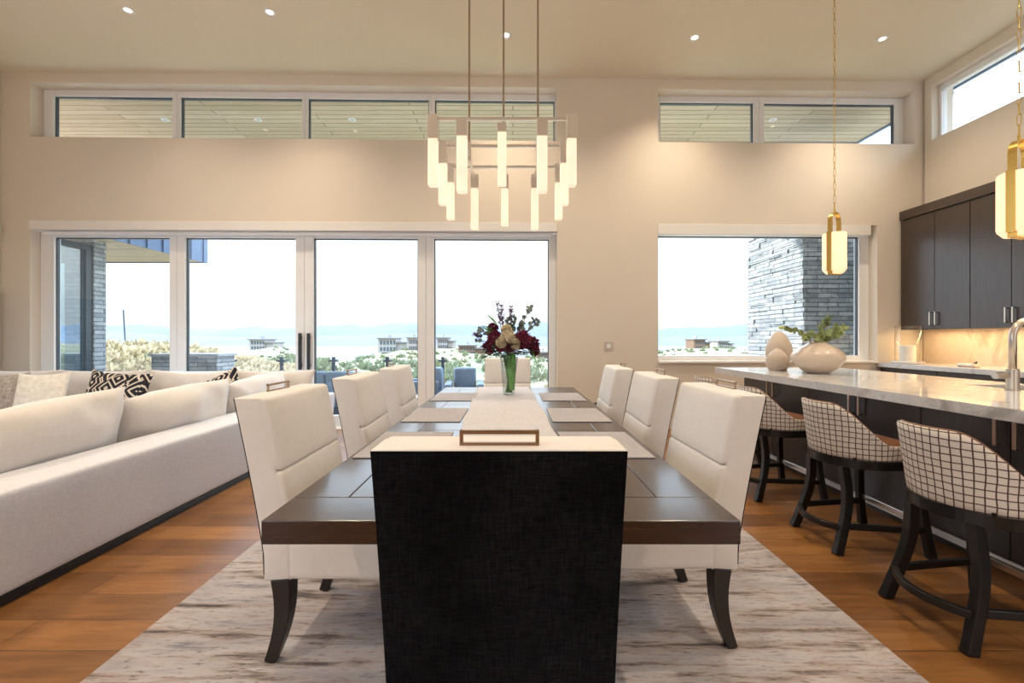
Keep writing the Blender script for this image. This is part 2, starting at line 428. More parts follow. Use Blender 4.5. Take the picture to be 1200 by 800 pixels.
g.wb(kx1, rx1, 0, cz0, 0, T_); g.wb(kx0, rx1, cz1, HC, 0, T_)
g.wb(rx1, XR+.3, 0, HC, 0, T_)
struct(g.out('wall_back', M['wall']))
g = G().box(XL-1, XR+.3, YB-.3, 6.3, -.2, 0); struct(g.out('floor', M['floor']))
g = G().box(XL-1, XR+.3, YB-.3, 6.05, HC, HC+.15); struct(g.out('ceiling', M['ceiling']))
# left wall with an opening added on the unseen camera side for daylight
g = G().box(XL-.3, XL, 2.6, 5.79, 0, HC).box(XL-.3, XL, YB, 2.6, 0, .25).box(XL-.3, XL, YB, 2.6, 4.5, HC).box(XL-.3, XL, YB, YB+.6, .25, 4.5)
struct(g.out('wall_left', M['wall']))
# right wall with clerestory
ry0, ry1 = -1.0, 5.90
g = G().box(XR, XR+.3, YB, 6.0, 0, cz0).box(XR, XR+.3, YB, 6.0, cz1, HC).box(XR, XR+.3, ry1, 6.0, cz0, cz1).box(XR, XR+.3, YB, ry0, cz0, cz1)
struct(g.out('wall_right', M['wall']))
# wall behind the camera: two open gaps added to let daylight in
g = G()
g.box(XL-.3, XR+.3, YB-.3, YB, 4.5, HC).box(XL-.3, XR+.3, YB-.3, YB, 0, .15)
for x in (XL-.3, -3.7, 2.801, XR-.2): g.box(x, x+.5, YB-.3, YB, .15, 4.5)
g.box(-3.2, 2.8, YB-.3, YB, .15, 4.5)
struct(g.out('wall_front', M['wall']))
# baseboard
g = W(); g.wb(dx1+.04, XR, 0, .14, -.02, 0); struct(g.out('baseboard_back', M['trim'], bevel=.004))
g = G().box(XL, XL+.02, 2.6, 5.79, 0, .14); struct(g.out('baseboard_left', M['trim']))

def pane(name, x0, x1, z0, z1, fw, gx0, gx1, gz0, gz1, d0=.14, d1=.24, dark=True):
    """window on the back wall: outer box x0..x1, glass box g*"""
    g = W()
    g.wb(x0, gx0, z0, z1, d0, d1); g.wb(gx1, x1, z0, z1, d0, d1)
    g.wb(gx0, gx1, z0, gz0, d0, d1); g.wb(gx0, gx1, gz1, z1, d0, d1)
    o = struct(g.out(name, M['frame_w'], bevel=.004))
    gl = W(); gl.wb(gx0+.004, gx1-.004, gz0+.004, gz1-.004, d0+.045, d0+.055); gl.out('glass', M['glass'], o)
    if dark:
        s = W(); t = .012
        s.wb(gx0, gx0+t, gz0, gz1, d0+.03, d0+.07); s.wb(gx1-t, gx1, gz0, gz1, d0+.03, d0+.07)
        s.wb(gx0+t, gx1-t, gz1-t, gz1, d0+.03, d0+.07)
        s.out('gasket', M['frame_d'], o)
    return o
# sliding doors
dd = .15
bounds = [50, 208.5, 357.5, 499.5, 653]; gl = [(65,200),(218,347),(368,490),(509,643)]
for i in range(4):
    x0 = wx(bounds[i], dd) if i else dx0; x1 = wx(bounds[i+1], dd) if i < 3 else dx1
    o = pane('door_%d' % (i+1), x0+.002, x1-.002, .0, 2.74, 0, wx(gl[i][0], dd), wx(gl[i][1], dd), .17, 2.665, .13+.0*(i%2), .22)
    if i in (1, 2):
        hx = wx(352.5 if i == 1 else 362.5, .11)
        h = W(); h.wb(hx-.022, hx+.022, .82, 1.33, .075, .095); h.wb(hx-.01, hx+.01, .86, .9, .095, .13); h.wb(hx-.01, hx+.01, 1.25, 1.29, .095, .13)
        h.out('pull_handle', M['black'], o, bevel=.004)
g = W(); g.wb(dx0+.0, dx1, 2.74, 2.86, -.015, .12); c1 = g.out('trim_1', M['trim'], bevel=.004); struct(c1)
g = W(); g.wb(dx0+.1, dx1-.05, 2.69, 2.735, .05, .11); g.out('roller_shade', M['frame_w'], c1, bevel=.012)
g = W(); g.wb(dx0, dx1, -.0, .012, .0, .13); struct(g.out('trim_2', M['trim']))
# clerestory windows
cb = [35, 208.5, 358.5, 506.5, 653]; cg = [(65,204),(213,355),(362,503),(510,651)]
n = 1
for i in range(4):
    x0 = dx0 if i == 0 else wx(cb[i], .2); x1 = dx1 if i == 3 else wx(cb[i+1], .2)
    pane('window_%d' % n, x0+.001, x1-.001, cz0, cz1, 0, wx(cg[i][0], .2), min(wx(cg[i][1], .2), dx1-.02), cz0+.03, 4.655, .17, .25); n += 1
for a, b_, ga, gb in ((771, 888, 771, 882), (888, 1072, 894, 1047)):
    x0 = kx0 if a == 771 else wx(a, .2); x1 = wx(b_, .2) if b_ < 1000 else rx1
    pane('window_%d' % n, x0+.001, x1-.001, cz0, cz1, 0, wx(ga, .2)+(.02 if a == 771 else 0), wx(gb, .2), cz0+.03, 4.655, .17, .25); n += 1
# kitchen window
pane('window_%d' % n, kx0+.001, kx1-.001, kz0+.03, kz1-.001, 0, kx0+.05, wx(1003, .2), kz0+.10, 2.72, .14, .24); n += 1
g = W(); g.wb(kx0, wx(1020), 2.71, 2.85, -.012, .12); o = struct(g.out('trim_3', M['trim'], bevel=.004))
g = W(); g.wb(kx0+.005, kx1-.005, kz0, kz0+.03, -.03, .24); struct(g.out('trim_4', M['trim'], bevel=.004))
# right clerestory
for (a, b_) in ((2.4, ry1), (ry0, 2.4)):
    g = G(); X0, X1 = XR+.10, XR+.18
    g.box(X0, X1, a+.001, b_-.001, cz0, cz0+.03).box(X0, X1, a+.001, b_-.001, 4.66, cz1).box(X0, X1, a, a+.05, cz0+.03, 4.66).box(X0, X1, b_-.035, b_, cz0+.03, 4.66)
    o = struct(g.out('window_%d' % n, M['frame_w'], bevel=.004)); n += 1
    G().box(X0+.04, X0+.05, a+.055, b_-.036, cz0+.032, 4.656).out('glass', M['glass'], o)

# ------------------------------------------------------------------ rug
g = G().rbox((-.03, 2.72, .008), (1.53, 2.15, .008), .006, 40)
tag(g.out('area_rug', M['rug'], smooth=False), 'large cream and grey abstract streaked rug on oak floor under dining table', 'rug')

# ------------------------------------------------------------------ dining table
T = thing('dining_table', 'long dark espresso wood dining table with thick plank top', 'table', (-.032, 2.74, .016))
hx, y0, y1, zt, zb = .647, -1.59, 1.59, .744, .679
e = .0015
top = G()
for yy0, yy1 in ((y0, y0+.17), (y1-.17, y1)): G().box(-hx, hx, yy0, yy1, zb, zt).out('end_board', M['table_x'], T, bevel=.003)
top = G()
top.box(-hx, -hx+.17, y0+.172, y1-.172, zb, zt).box(hx-.17, hx, y0+.172, y1-.172, zb, zt)
ys = [y0+.172, y0+.55, -.45, .45, y1-.55, y1-.172]
for i in range(5):
    top.box(-hx+.172, -.001, ys[i]+.001, ys[i+1]-.001, zb, zt); top.box(.001, hx-.172, ys[i]+.001, ys[i+1]-.001, zb, zt)
top.out('tabletop', M['table'], T, bevel=.003)
g = G().box(-.5, .5, -1.2, 1.2, .60, zb-.001); g.out('apron', M['table_x'], T, bevel=.004)
for s in (-1, 1):
    g = G().box(-.09, .09, s*.75-.07, s*.75+.07, .06, .60); g.box(-.14, .14, s*.75-.09, s*.75+.09, .06, .12)
    g.box(-.36, .36, s*.75-.07, s*.75+.07, 0, .06); g.out('pedestal', M['table_x'], T, bevel=.006)
G().box(-.04, .04, -.68, .68, .2, .29).out('stretcher', M['table'], T, bevel=.005)
TT = .76
# runner (slightly skewed, soft wrinkles)
g = G(); nx, ny = 40, 180; vs = []; fs = []
for j in range(ny+1):
    y = 1.74 + (4.325-1.74)*j/ny; t = j/ny
    xl = -.265 - .085*t + .006*sin(y*9); xr = .235 - .07*t + .006*sin(y*7+1)
    for i in range(nx+1):
        u = i/nx; x = xl+(xr-xl)*u
        h = .0035 + .0035*abs(noise.noise(Vector((x*5, y*4, 0)))) + .002*(1 if abs((u*4)%1-.5) > .47 else 0)
        w1 = (x-(-.07-.25*(y-2.3)))/.02; h += .014*math.exp(-w1*w1)*math.exp(-((y-2.25)/.12)**2)
        vs.append((x, y, TT+h))
for j in range(ny):
    for i in range(nx): a = j*(nx+1)+i; fs.append((a, a+1, a+nx+2, a+nx+1))
rn = mk('table_runner', vs, fs, M['runner'], smooth=True)
sm = rn.modifiers.new('s', 'SOLIDIFY'); sm.thickness = .0025; sm.offset = -1
tag(rn, 'pale linen table runner laid down the centre of dark table', 'table runner')
# placemats
pm0 = G().rbox((0,0,.0025), (.175, .24, .0025), .002, 4).out('placemat', M['mat'])
pw = ['nearest the camera', 'in the middle', 'farthest from the camera']
first = True
for side, cx_ in (('left', -.485), ('right', .41)):
    for k, cy_ in enumerate((1.99, 2.75, 3.6)):
        o = pm0 if first else pm0.copy()
        if not first: COL.objects.link(o)
        first = False
        o.location = (cx_, cy_, TT+.0005)
        tag(o, 'taupe woven placemat on the %s side of the dark table, %s' % (side, pw[k]), 'placemat', 'placemats on the dining table')

# ------------------------------------------------------------------ dining chairs
def lean(q):   # backrest leans back (-x) with height
    t = max(0, (q.z-.40)/.61); return (q.x - .115*t**1.15, q.y, q.z)
def make_chair(label):
    t = thing('dining_chair', label, 'chair', group='dining chairs around the table')
    g = G()
    # back core, sides and top
    g.rbox((-.245, 0, .665), (.052, .262, .345), .007, 8, (0,0,.004), lean)
    g.out('backrest', M['chair_f'], t, smooth=True)
    # two padded horizontal channels on the front
    f = G()
    f.rbox((-.197, 0, .8725), (.030, .2615, .1385), .015, 8, (.009,0,0), lean)
    f.rbox((-.197, 0, .5965), (.030, .2615, .1365), .015, 8, (.009,0,0), lean)
    f.out('back_pad', M['chair_f'], t, smooth=True)
    b = G().rbox((-.2979, 0, .674), (.0012, .2605, .333), .001, 8, (0,0,0), lean)
    b.out('back_panel', M['velvet'], t, smooth=True)['label'] = 'black velvet rear panel of the backrest'
    s = G().rbox((.03, 0, .395), (.245, .262, .075), .018, 6, (0,0,.004)); s.out('seat_base', M['chair_f'], t, smooth=True)
    s = G().rbox((.045, 0, .475), (.225, .258, .04), .028, 6, (.0,0,.018)); s.out('seat', M['chair_f'], t, smooth=True)
    for sy in (-1, 1):
        n_ = 9; P = []; ws = []
        for i in range(n_):
            u = i/(n_-1); P.append((-.235-.05*u**2.0 + .012*sin(pi*u), sy*(.232), .325-.325*u)); ws.append(.070-.030*u)
        G().sweep(P, ws, ws).out('leg', M['leg_wood'], t, bevel=.003)
    for sy in (-1, 1):
        P = [(.225, sy*.215, .325), (.225, sy*.215, .16), (.228, sy*.215, 0)]
        G().sweep(P, [.05,.042,.032], [.05,.042,.032]).out('leg', M['leg_wood'], t, bevel=.003)
    # ring handle standing on the top edge
    w, h, r, X, Z = .083, .032, .005, -.385, 1.013
    P = [(X,-w,Z),(X,-w,Z+h),(X,w,Z+h),(X,w,Z)]
    g = G(); g.box(X-.006,X+.006,-w,w,Z+h-.009,Z+h).box(X-.006,X+.006,-w,w,Z-.008,Z+.006).box(X-.004,X+.004,-w,-w+.008,Z,Z+h).box(X-.004,X+.004,w-.008,w,Z,Z+h)
    g.out('handle', M['bronze'], t, bevel=.0015)
    return t
RZ = .016
c0 = make_chair('cream upholstered dining chair at the near end, its black back to the camera')
c0.location = (-.028, 1.275, RZ); c0.rotation_euler = (0,0,pi/2)
for (x, y, rz, lab) in (
    (-.645, 1.875, 0, 'cream dining chair on the sofa side of the table, nearest the camera'),
    (-.62, 2.68, R(2), 'cream dining chair on the sofa side of the table, the middle one of three'),
    (-.60, 3.46, R(2), 'cream dining chair on the sofa side of the table, nearest the glass doors'),
    (.59, 1.945, R(181), 'cream dining chair on the bar stool side of the table, nearest the camera'),
    (.545, 2.70, R(178), 'cream dining chair on the bar stool side, the middle one of three'),
    (.50, 3.45, R(177), 'cream dining chair on the bar stool side, farthest from the camera'),
    (-.06, 4.62, -pi/2, 'cream dining chair at the far end of the table facing the camera')):
    dup(c0, (x, y, RZ), rz, lab)

# ------------------------------------------------------------------ glass vase and bouquet on the table
VX, VY, VZ = -.035, 3.71, TT+.0085
v = thing('glass_vase', 'clear flared glass vase full of green stems on the table runner', 'vase', (VX, VY, VZ))
g = G().lathe([(.048,0),(.05,.004),(.062,.16),(.080,.325),(.076,.325),(.058,.16),(.046,.014)], 28, cap=False)
g.lathe([(.0475,0),(.0475,.012)], 28)
g.out('vase_body', M['glass_vase'], v, smooth=True)
b = thing('flower_bouquet', 'burgundy dahlias, cream hydrangea and eucalyptus bouquet in the glass vase', 'flowers', (VX, VY, VZ))
st = G(); rnd = random.Random(3)
for i in range(22):
    a = rnd.random()*6.28; r0 = rnd.uniform(.004,.036); r1 = rnd.uniform(.01,.06)
    st.tube([(r0*cos(a+2.4), r0*sin(a+2.4), .018), (r1*.4*cos(a), r1*.4*sin(a), .18), (r1*cos(a), r1*sin(a), .36)], .004, 6)
st.out('stem', M['stem'], b, smooth=True)
wr = G()
for i in range(5):
    a = -1.6 + i*.5; wr.add([(.03*cos(a)+.012*sin(z*20+i), .03*sin(a), z) for z in (.04,.13,.22,.31,.36)] + [(.03*cos(a)+.024+.012*sin(z*20+i), .03*sin(a)-.004, z) for z in (.04,.13,.22,.31,.36)],
       [(k, k+1, k+6, k+5) for k in range(4)])
wr.out('leaf_wrap', M['wrap'], b)['label'] = 'bright green broad leaf curled inside the vase'
def petals(g, c, r, n, L, W_, rnd, flat=1):
    for i in range(n):
        z = 1-2*(i+.5)/n; a = i*2.39996; q = math.sqrt(max(0,1-z*z)); d = Vector((q*cos(a), q*sin(a), z*flat))
        dd_ = (d+Vector((rnd.uniform(-.3,.3),rnd.uniform(-.3,.3),rnd.uniform(-.1,.4)))).normalized()
        g.leaf(Vector(c)+d*r*.55, dd_, L, W_, up=Vector((rnd.uniform(-1,1),rnd.uniform(-1,1),1)))
for (x, y, z, r) in ((-.115,-.07,.48,.066),(-.17,-.02,.405,.058),(-.07,-.12,.42,.045),(-.14,.03,.57,.048),(.115,-.08,.475,.075),(.205,-.02,.44,.058),(.225,.02,.375,.045),(.01,-.13,.41,.042)):
    g = G(); petals(g, (x,y,z), r, 90, r*.65, r*.45, rnd); g.lathe([(r*.05,-r*.5),(r*.5,-r*.2),(r*.5,r*.2),(r*.05,r*.5)], 8, (x,y,z)); g.out('dahlia', M['dahlia'], b)
for (x, y, z, r) in ((-.005,-.12,.50,.078),(.045,-.12,.44,.06),(-.06,-.14,.45,.05),(-.02,-.1,.56,.045)):
    g = G(); petals(g, (x,y,z), r, 150, .026, .024, rnd); g.lathe([(r*.05,-r*.6),(r*.55,-r*.3),(r*.55,r*.3),(r*.05,r*.6)], 8, (x,y,z)); g.out('hydrangea', M['hydr'], b)
for tip in ((-.10,.02,.80),(.02,.04,.76),(-.30,0,.52),(-.07,.04,.78)):
    g = G(); tip = Vector(tip); s0 = Vector((tip.x*.4, tip.y*.4, .36)); g.tube([s0, tip], .003, 5)
    for i in range(60):
        u = .55+.45*rnd.random() if tip.z > .6 else .8+.2*rnd.random(); p = s0.lerp(tip, u); d = Vector((rnd.uniform(-1,1),rnd.uniform(-1,1),rnd.uniform(-.3,1))).normalized()
        g.leaf(p+d*.008, d, .024, .02)
    g.out('stock_sprig', M['stock'], b)
def euca(g, pts, n, L, rnd, spread=1):
    pts = [Vector(p) for p in pts]; g.tube(pts, .0025, 5)
    for i in range(n):
        u = (.25 + .75*i/(n-1))*(len(pts)-1); k = min(int(u), len(pts)-2); p = pts[k].lerp(pts[k+1], u-k); t = (pts[k+1]-pts[k]).normalized()
        d = (t*.35+Vector((rnd.uniform(-1,1),rnd.uniform(-1,1),rnd.uniform(-.6,1)))).normalized()
        g.leaf(p, d, L*rnd.uniform(.75,1.1), L*rnd.uniform(.7,.95), Vector((rnd.uniform(-1,1),rnd.uniform(-1,1),rnd.uniform(-1,1))))
for pts, n_ in (([(.02,0,.35),(.10,.02,.56),(.15,.02,.68),(.18,.0,.75)], 22), ([(.03,0,.35),(.17,.0,.55),(.22,-.02,.66),(.25,-.02,.62)], 24),
               ([(-.02,0,.35),(-.15,0,.50),(-.24,0,.56),(-.27,0,.46)], 20), ([(0,0,.36),(.03,.02,.56),(.05,.02,.66)], 24), ([(-.02,.02,.36),(-.02,.03,.56),(.0,.03,.66)], 24), ([(.02,.02,.36),(.09,.0,.54),(.12,.0,.62)], 22), ([(.02,0,.36),(.14,.03,.46),(.18,.03,.40)], 8)):
    g = G(); euca(g, pts, n_, .046, rnd); g.out('eucalyptus_sprig', M['leaf2'], b)
g = G()
for i in range(190):
    a = rnd.random()*6.28; q = rnd.uniform(.03,.2); d = Vector((cos(a), sin(a), rnd.uniform(-.3,.5)))
    g.leaf((q*cos(a), q*sin(a)*.7, rnd.uniform(.33,.46)), d, rnd.uniform(.05,.09), .035)
g.out('foliage', M['leafd'], b)
for p, d in (((-.12,0,.55),(-1,0,.4)),((-.1,0,.60),(-.8,-.2,.8)),((-.14,-.03,.52),(-1,-.3,.7)),((.2,-.03,.38),(.3,0,-1))):
    G().leaf(p, d, .13, .055).out('broad_leaf', M['wrap'], b)

# ------------------------------------------------------------------ chandelier
CHX, CHY = -.06, 2.76
ch = thing('chandelier', 'polished nickel chandelier with crossed bars and glowing alabaster tube lamps', 'chandelier', (CHX, CHY, 2.0))
def lamp(x, y, ztop, capH, gl_, w):
    o = G().box(x-w/2-.001, x+w/2+.001, y-w/2-.001, y+w/2+.001, ztop-capH, ztop).out('lamp_cap', M['steel'], ch, bevel=.002)
    G().rbox((x, y, ztop-capH-gl_/2), (w/2-.001, w/2-.001, gl_/2), .008, 2).out('lamp_shade', M['alab'], ch)
for y in (-.34, 0, .335):
    G().box(-.365, .365, y-.008, y+.008, .488, .506).out('crossbar', M['steel'], ch, bevel=.002)
    for x in (-.392, .392): lamp(x, y, .512, .135, .262, .055)
for x in (-.222, 0, .222):
    G().box(x-.008, x+.008, -.36, .36, .415, .433).out('crossbar', M['steel'], ch, bevel=.002)
    G().box(x-.012, x+.012, -.012, .012, .400, .52).out('junction', M['steel'], ch, bevel=.002)
    cap = .095 if x else .05
    lamp(x, -.39, .462 if x else .44, cap, .305 if x else .29, .058 if x else .05)
    lamp(x, .39, .455, .10, .30 if x else .27, .055)
    G().lathe([(.0065,.50),(.0065,2.50),(.011,2.50),(.011,2.56),(.0065,2.56),(.0065,2.86)], 10, (x,0,0)).out('rod', M['rod'], ch, smooth=True)
G().rbox((0,0,2.865), (.30,.07,.0145), .006, 2).out('canopy', M['steel'], ch)

# ------------------------------------------------------------------ downlights
def downlight(x, y, z, label, group, power=0, first=[None], lens=None):
    if first[0] is None:
        t = thing('recessed_downlight', label, 'ceiling light', (x,y,z), 0, group)
        G().lathe([(.035,-.001),(.038,-.006),(.06,-.006),(.063,0)], 24, cap=False).out('trim_ring', M['frame_w'], t, smooth=True)
        G().lathe([(.0,-.0015),(.036,-.002)], 20, cap=False).out('lens', lens or M['led'], t)
        first[0] = t
    else: t = dup(first[0], (x,y,z), 0, label, group)
    if power:
        ld = bpy.data.lights.new('downlight_lamp', 'SPOT'); ld.energy = power; ld.color = (1,.83,.62); ld.spot_size = R(120); ld.spot_blend = 1; ld.shadow_soft_size = .05
        lo = bpy.data.objects.new('downlight_lamp', ld); COL.objects.link(lo); lo.location = (0,0,-.02); lo.parent = t
PW = 74
for x, y, w in ((-4.25,4.71,'farthest left, above the far end of the sofa'), (-2.7,4.74,'second from the left, above the sofa'), (-.08,5.1,'behind the chandelier rods'), (2.19,5.14,'above the kitchen end of the window wall'), (4.47,5.16,'rightmost, near the corner over the kitchen')):
    downlight(x, y, HC, 'small round recessed ceiling light, ' + w, 'recessed lights in the interior ceiling', PW)
for y in (2.6, .2, -2.2):  # unseen grid of ceiling lights, added to brighten the room
    for x in (-4.6, -1.9, 1.9, 4.5):
        downlight(x, y, HC, 'small round recessed light added out of view to brighten the room', 'added recessed lights out of view', PW)

# ------------------------------------------------------------------ upper kitchen cabinets, right wall
UX = 5.45
def pull(g, X, y, z0, z1, s=.018):
    g.sweep([(X, y, z0), (X-.035, y, z0), (X-.035, y, z1), (X, y, z1)], s*.7, s*.7)
def bar_handle(X, y, zc, L, parent, mat):
    g = G(); g.box(X-.036, X-.024, y-.009, y+.009, zc-L/2, zc+L/2); g.box(X-.03, X, y-.007, y+.007, zc-L/2, zc-L/2+.014); g.box(X-.03, X, y-.007, y+.007, zc+L/2-.014, zc+L/2)
    return g.out('handle', mat, parent, bevel=.003)
ub = [(5.995, 5.516, 5.087), (5.085, 4.664, 4.24), (4.238, 3.82, 3.40)]
labs = ['dark wood upper cabinet at the far wall corner of the kitchen', 'dark wood upper cabinet beside the corner one, partly behind the pendant', 'dark wood upper cabinet beyond the right edge of the picture']
for (a, m_, b_), lab in zip(ub, labs):
    t = thing('upper_cabinet', lab, 'cabinet', (0,0,0), 0, 'upper cabinets on the right wall')
    t.location = (UX, (a+b_)/2, 1.375); yc = (a+b_)/2
    G().box(.022, XR-.003-UX, b_-yc, a-yc, .05, 1.53).out('carcass', M['cab'], t)
    for p, q, hy in ((a, m_, m_+.035), (m_, b_, m_-.035)):
        dr = G().box(0, .02, q-yc+.0025, p-yc-.0025, .0, 1.52).out('door', M['cab'], t, bevel=.002)
        bar_handle(0, hy-yc, .14, .17, dr, M['nickel'])
g = G().box(UX-.02, XR-.003, 3.38, 5.997, 2.907, 3.03); tag(g.out('cabinet_crown', M['cab'], bevel=.003), 'dark wood crown board running along the top of the upper cabinets', 'crown moulding')
g = G().box(UX+.06, UX+.09, 3.45, 5.8, 1.41, 1.4245); tag(g.out('led_strip', M['strip']), 'warm light strip under the dark upper cabinets', 'light strip')
la = bpy.data.lights.new('under_cabinet_lamp', 'AREA'); la.shape = 'RECTANGLE'; la.size = .06; la.size_y = 2.3; la.energy = 11; la.color = (1,.62,.28)
lo = bpy.data.objects.new('under_cabinet_lamp', la); COL.objects.link(lo); lo.location = (5.62, 4.65, 1.405); lo.rotation_euler = (0, R(20), 0)
g = G().box(XR-.015, XR-.001, 1.0, 6.0, .92, 1.372); tag(g.out('backsplash', M['splash']), 'warm lit veined stone backsplash between back counter and upper cabinets', 'backsplash')
# back counter
bc = thing('base_cabinet', 'dark base cabinet run along the right wall below the pale counter', 'cabinet', (5.15, 3.5, 0))
G().box(.022, .635, -2.5, 2.49, .1, .857).out('carcass', M['cab_i'], bc)
G().box(.08, .635, -2.5, 2.49, 0, .1).out('toe_kick', M['black_wood'], bc)
yb = [6.0, 5.18, 4.4, 3.6, 2.8, 2.0, 1.0]
for i in range(6):
    dr = G().box(0, .02, yb[i+1]-3.5+.003, min(yb[i],5.985)-3.5-.003, .70, .853).out('drawer', M['cab_i'], bc, bevel=.002)
    dr = G().box(0, .02, yb[i+1]-3.5+.003, min(yb[i],5.985)-3.5-.003, .105, .694).out('drawer', M['cab_i'], bc, bevel=.002)
tag(G().box(5.12, XR-.002, 1.0, 6.0, .86, .92).out('back_countertop', M['quartz'], bevel=.003), 'pale stone countertop along the right wall below backsplash', 'countertop')

# ------------------------------------------------------------------ island
IX0, IX1, IY0, IY1 = 2.345, 3.75, .6, 4.94
isl = thing('kitchen_island', 'dark wood kitchen island with bar handles and metal toe strip', 'kitchen island', (3.1, 2.7, 0))
BX = 2.60
def L(x, y): return x-3.1, y-2.7
g = G(); a0, b0 = L(BX+.022, .75); a1, b1 = L(3.68, 4.8)
g.box(a0, a1, b0, b1, .10, .64); g.box(a0, .13, b0, b1, .64, .858); g.box(.63-.05, a1, b0, b1, .64, .858)
g.box(.13, .58, .42, b1, .64, .858); g.box(.13, .58, b0, -.37, .64, .858)
g.out('carcass', M['cab_i'], isl)
G().box(a0+.03, a1-.05, b0+.05, b1-.05, 0, .10).out('toe_kick', M['cab_i'], isl)
G().box(a0-.02, a0-.004, b0+.005, b1-.005, .045, .085).out('toe_strip', M['frame_w'], isl, bevel=.002)['label'] = 'bright metal strip along the foot of the island'
yb = [4.80, 4.27, 3.75, 3.22, 2.72, 2.23, 1.72, 1.23, .75]
for i in range(8):
    _, q0 = L(0, yb[i+1]); _, q1 = L(0, yb[i])
    dr = G().box(a0-.022, a0-.002, q0+.0025, q1-.0025, .095, .85).out('door', M['cab_i'], isl, bevel=.002)
    hy = q0+.045 if i % 2 == 0 else q1-.045
    bar_handle(a0-.022, hy, .755, .15, dr, M['nickel'])
# top with a real sink opening
sx0, sx1, sy0, sy1 = 3.28, 3.64, 2.36, 3.08
g = G().box(IX0, sx0, IY0, IY1, .86, .92).box(sx1, IX1, IY0, IY1, .86, .92).box(sx0, sx1, IY0, sy0, .86, .92).box(sx0, sx1, sy1, IY1, .86, .92)
ct = g.out('island_countertop', M['quartz'])
bmx = bmesh.new(); bmx.from_mesh(ct.data); bmesh.ops.remove_doubles(bmx, verts=bmx.verts, dist=1e-5); bmx.to_mesh(ct.data); bmx.free()
tag(ct, 'long glossy pale stone countertop on the dark island', 'countertop')
g = G().box(sx0-.005, sx0, sy0, sy1, .68, .859).box(sx1, sx1+.005, sy0, sy1, .68, .859).box(sx0-.005, sx1+.005, sy0-.005, sy0, .68, .859).box(sx0-.005, sx1+.005, sy1, sy1+.005, .68, .859).box(sx0-.005, sx1+.005, sy0-.005, sy1+.005, .672, .68)
tag(g.out('sink_basin', M['basin']), 'brown toned undermount sink set in the island countertop', 'sink')
fx = thing('faucet', 'brushed nickel gooseneck faucet on the island beside the sink', 'faucet', (3.215, 2.745, .92))
G().lathe([(.036,0),(.036,.006),(.031,.008),(.031,.135),(.022,.14)], 24).out('base', M['nickel'], fx, smooth=False, bevel=.002)
P = [(0,0,.13),(0,0,.34)]+[(.115-.115*cos(a), 0, .34+.115*sin(a)) for a in [pi*i/14 for i in range(1,15)]]+[(.23,0,.27)]
G().tube(P, .0195, 16).out('spout', M['nickel'], fx, smooth=True)
G().tube([(-.03,0,.095),(-.055,0,.095)], .012, 12).tube([(-.055,0,.095),(-.115,0,.095)], .022, 16).out('lever', M['nickel'], fx, smooth=False)

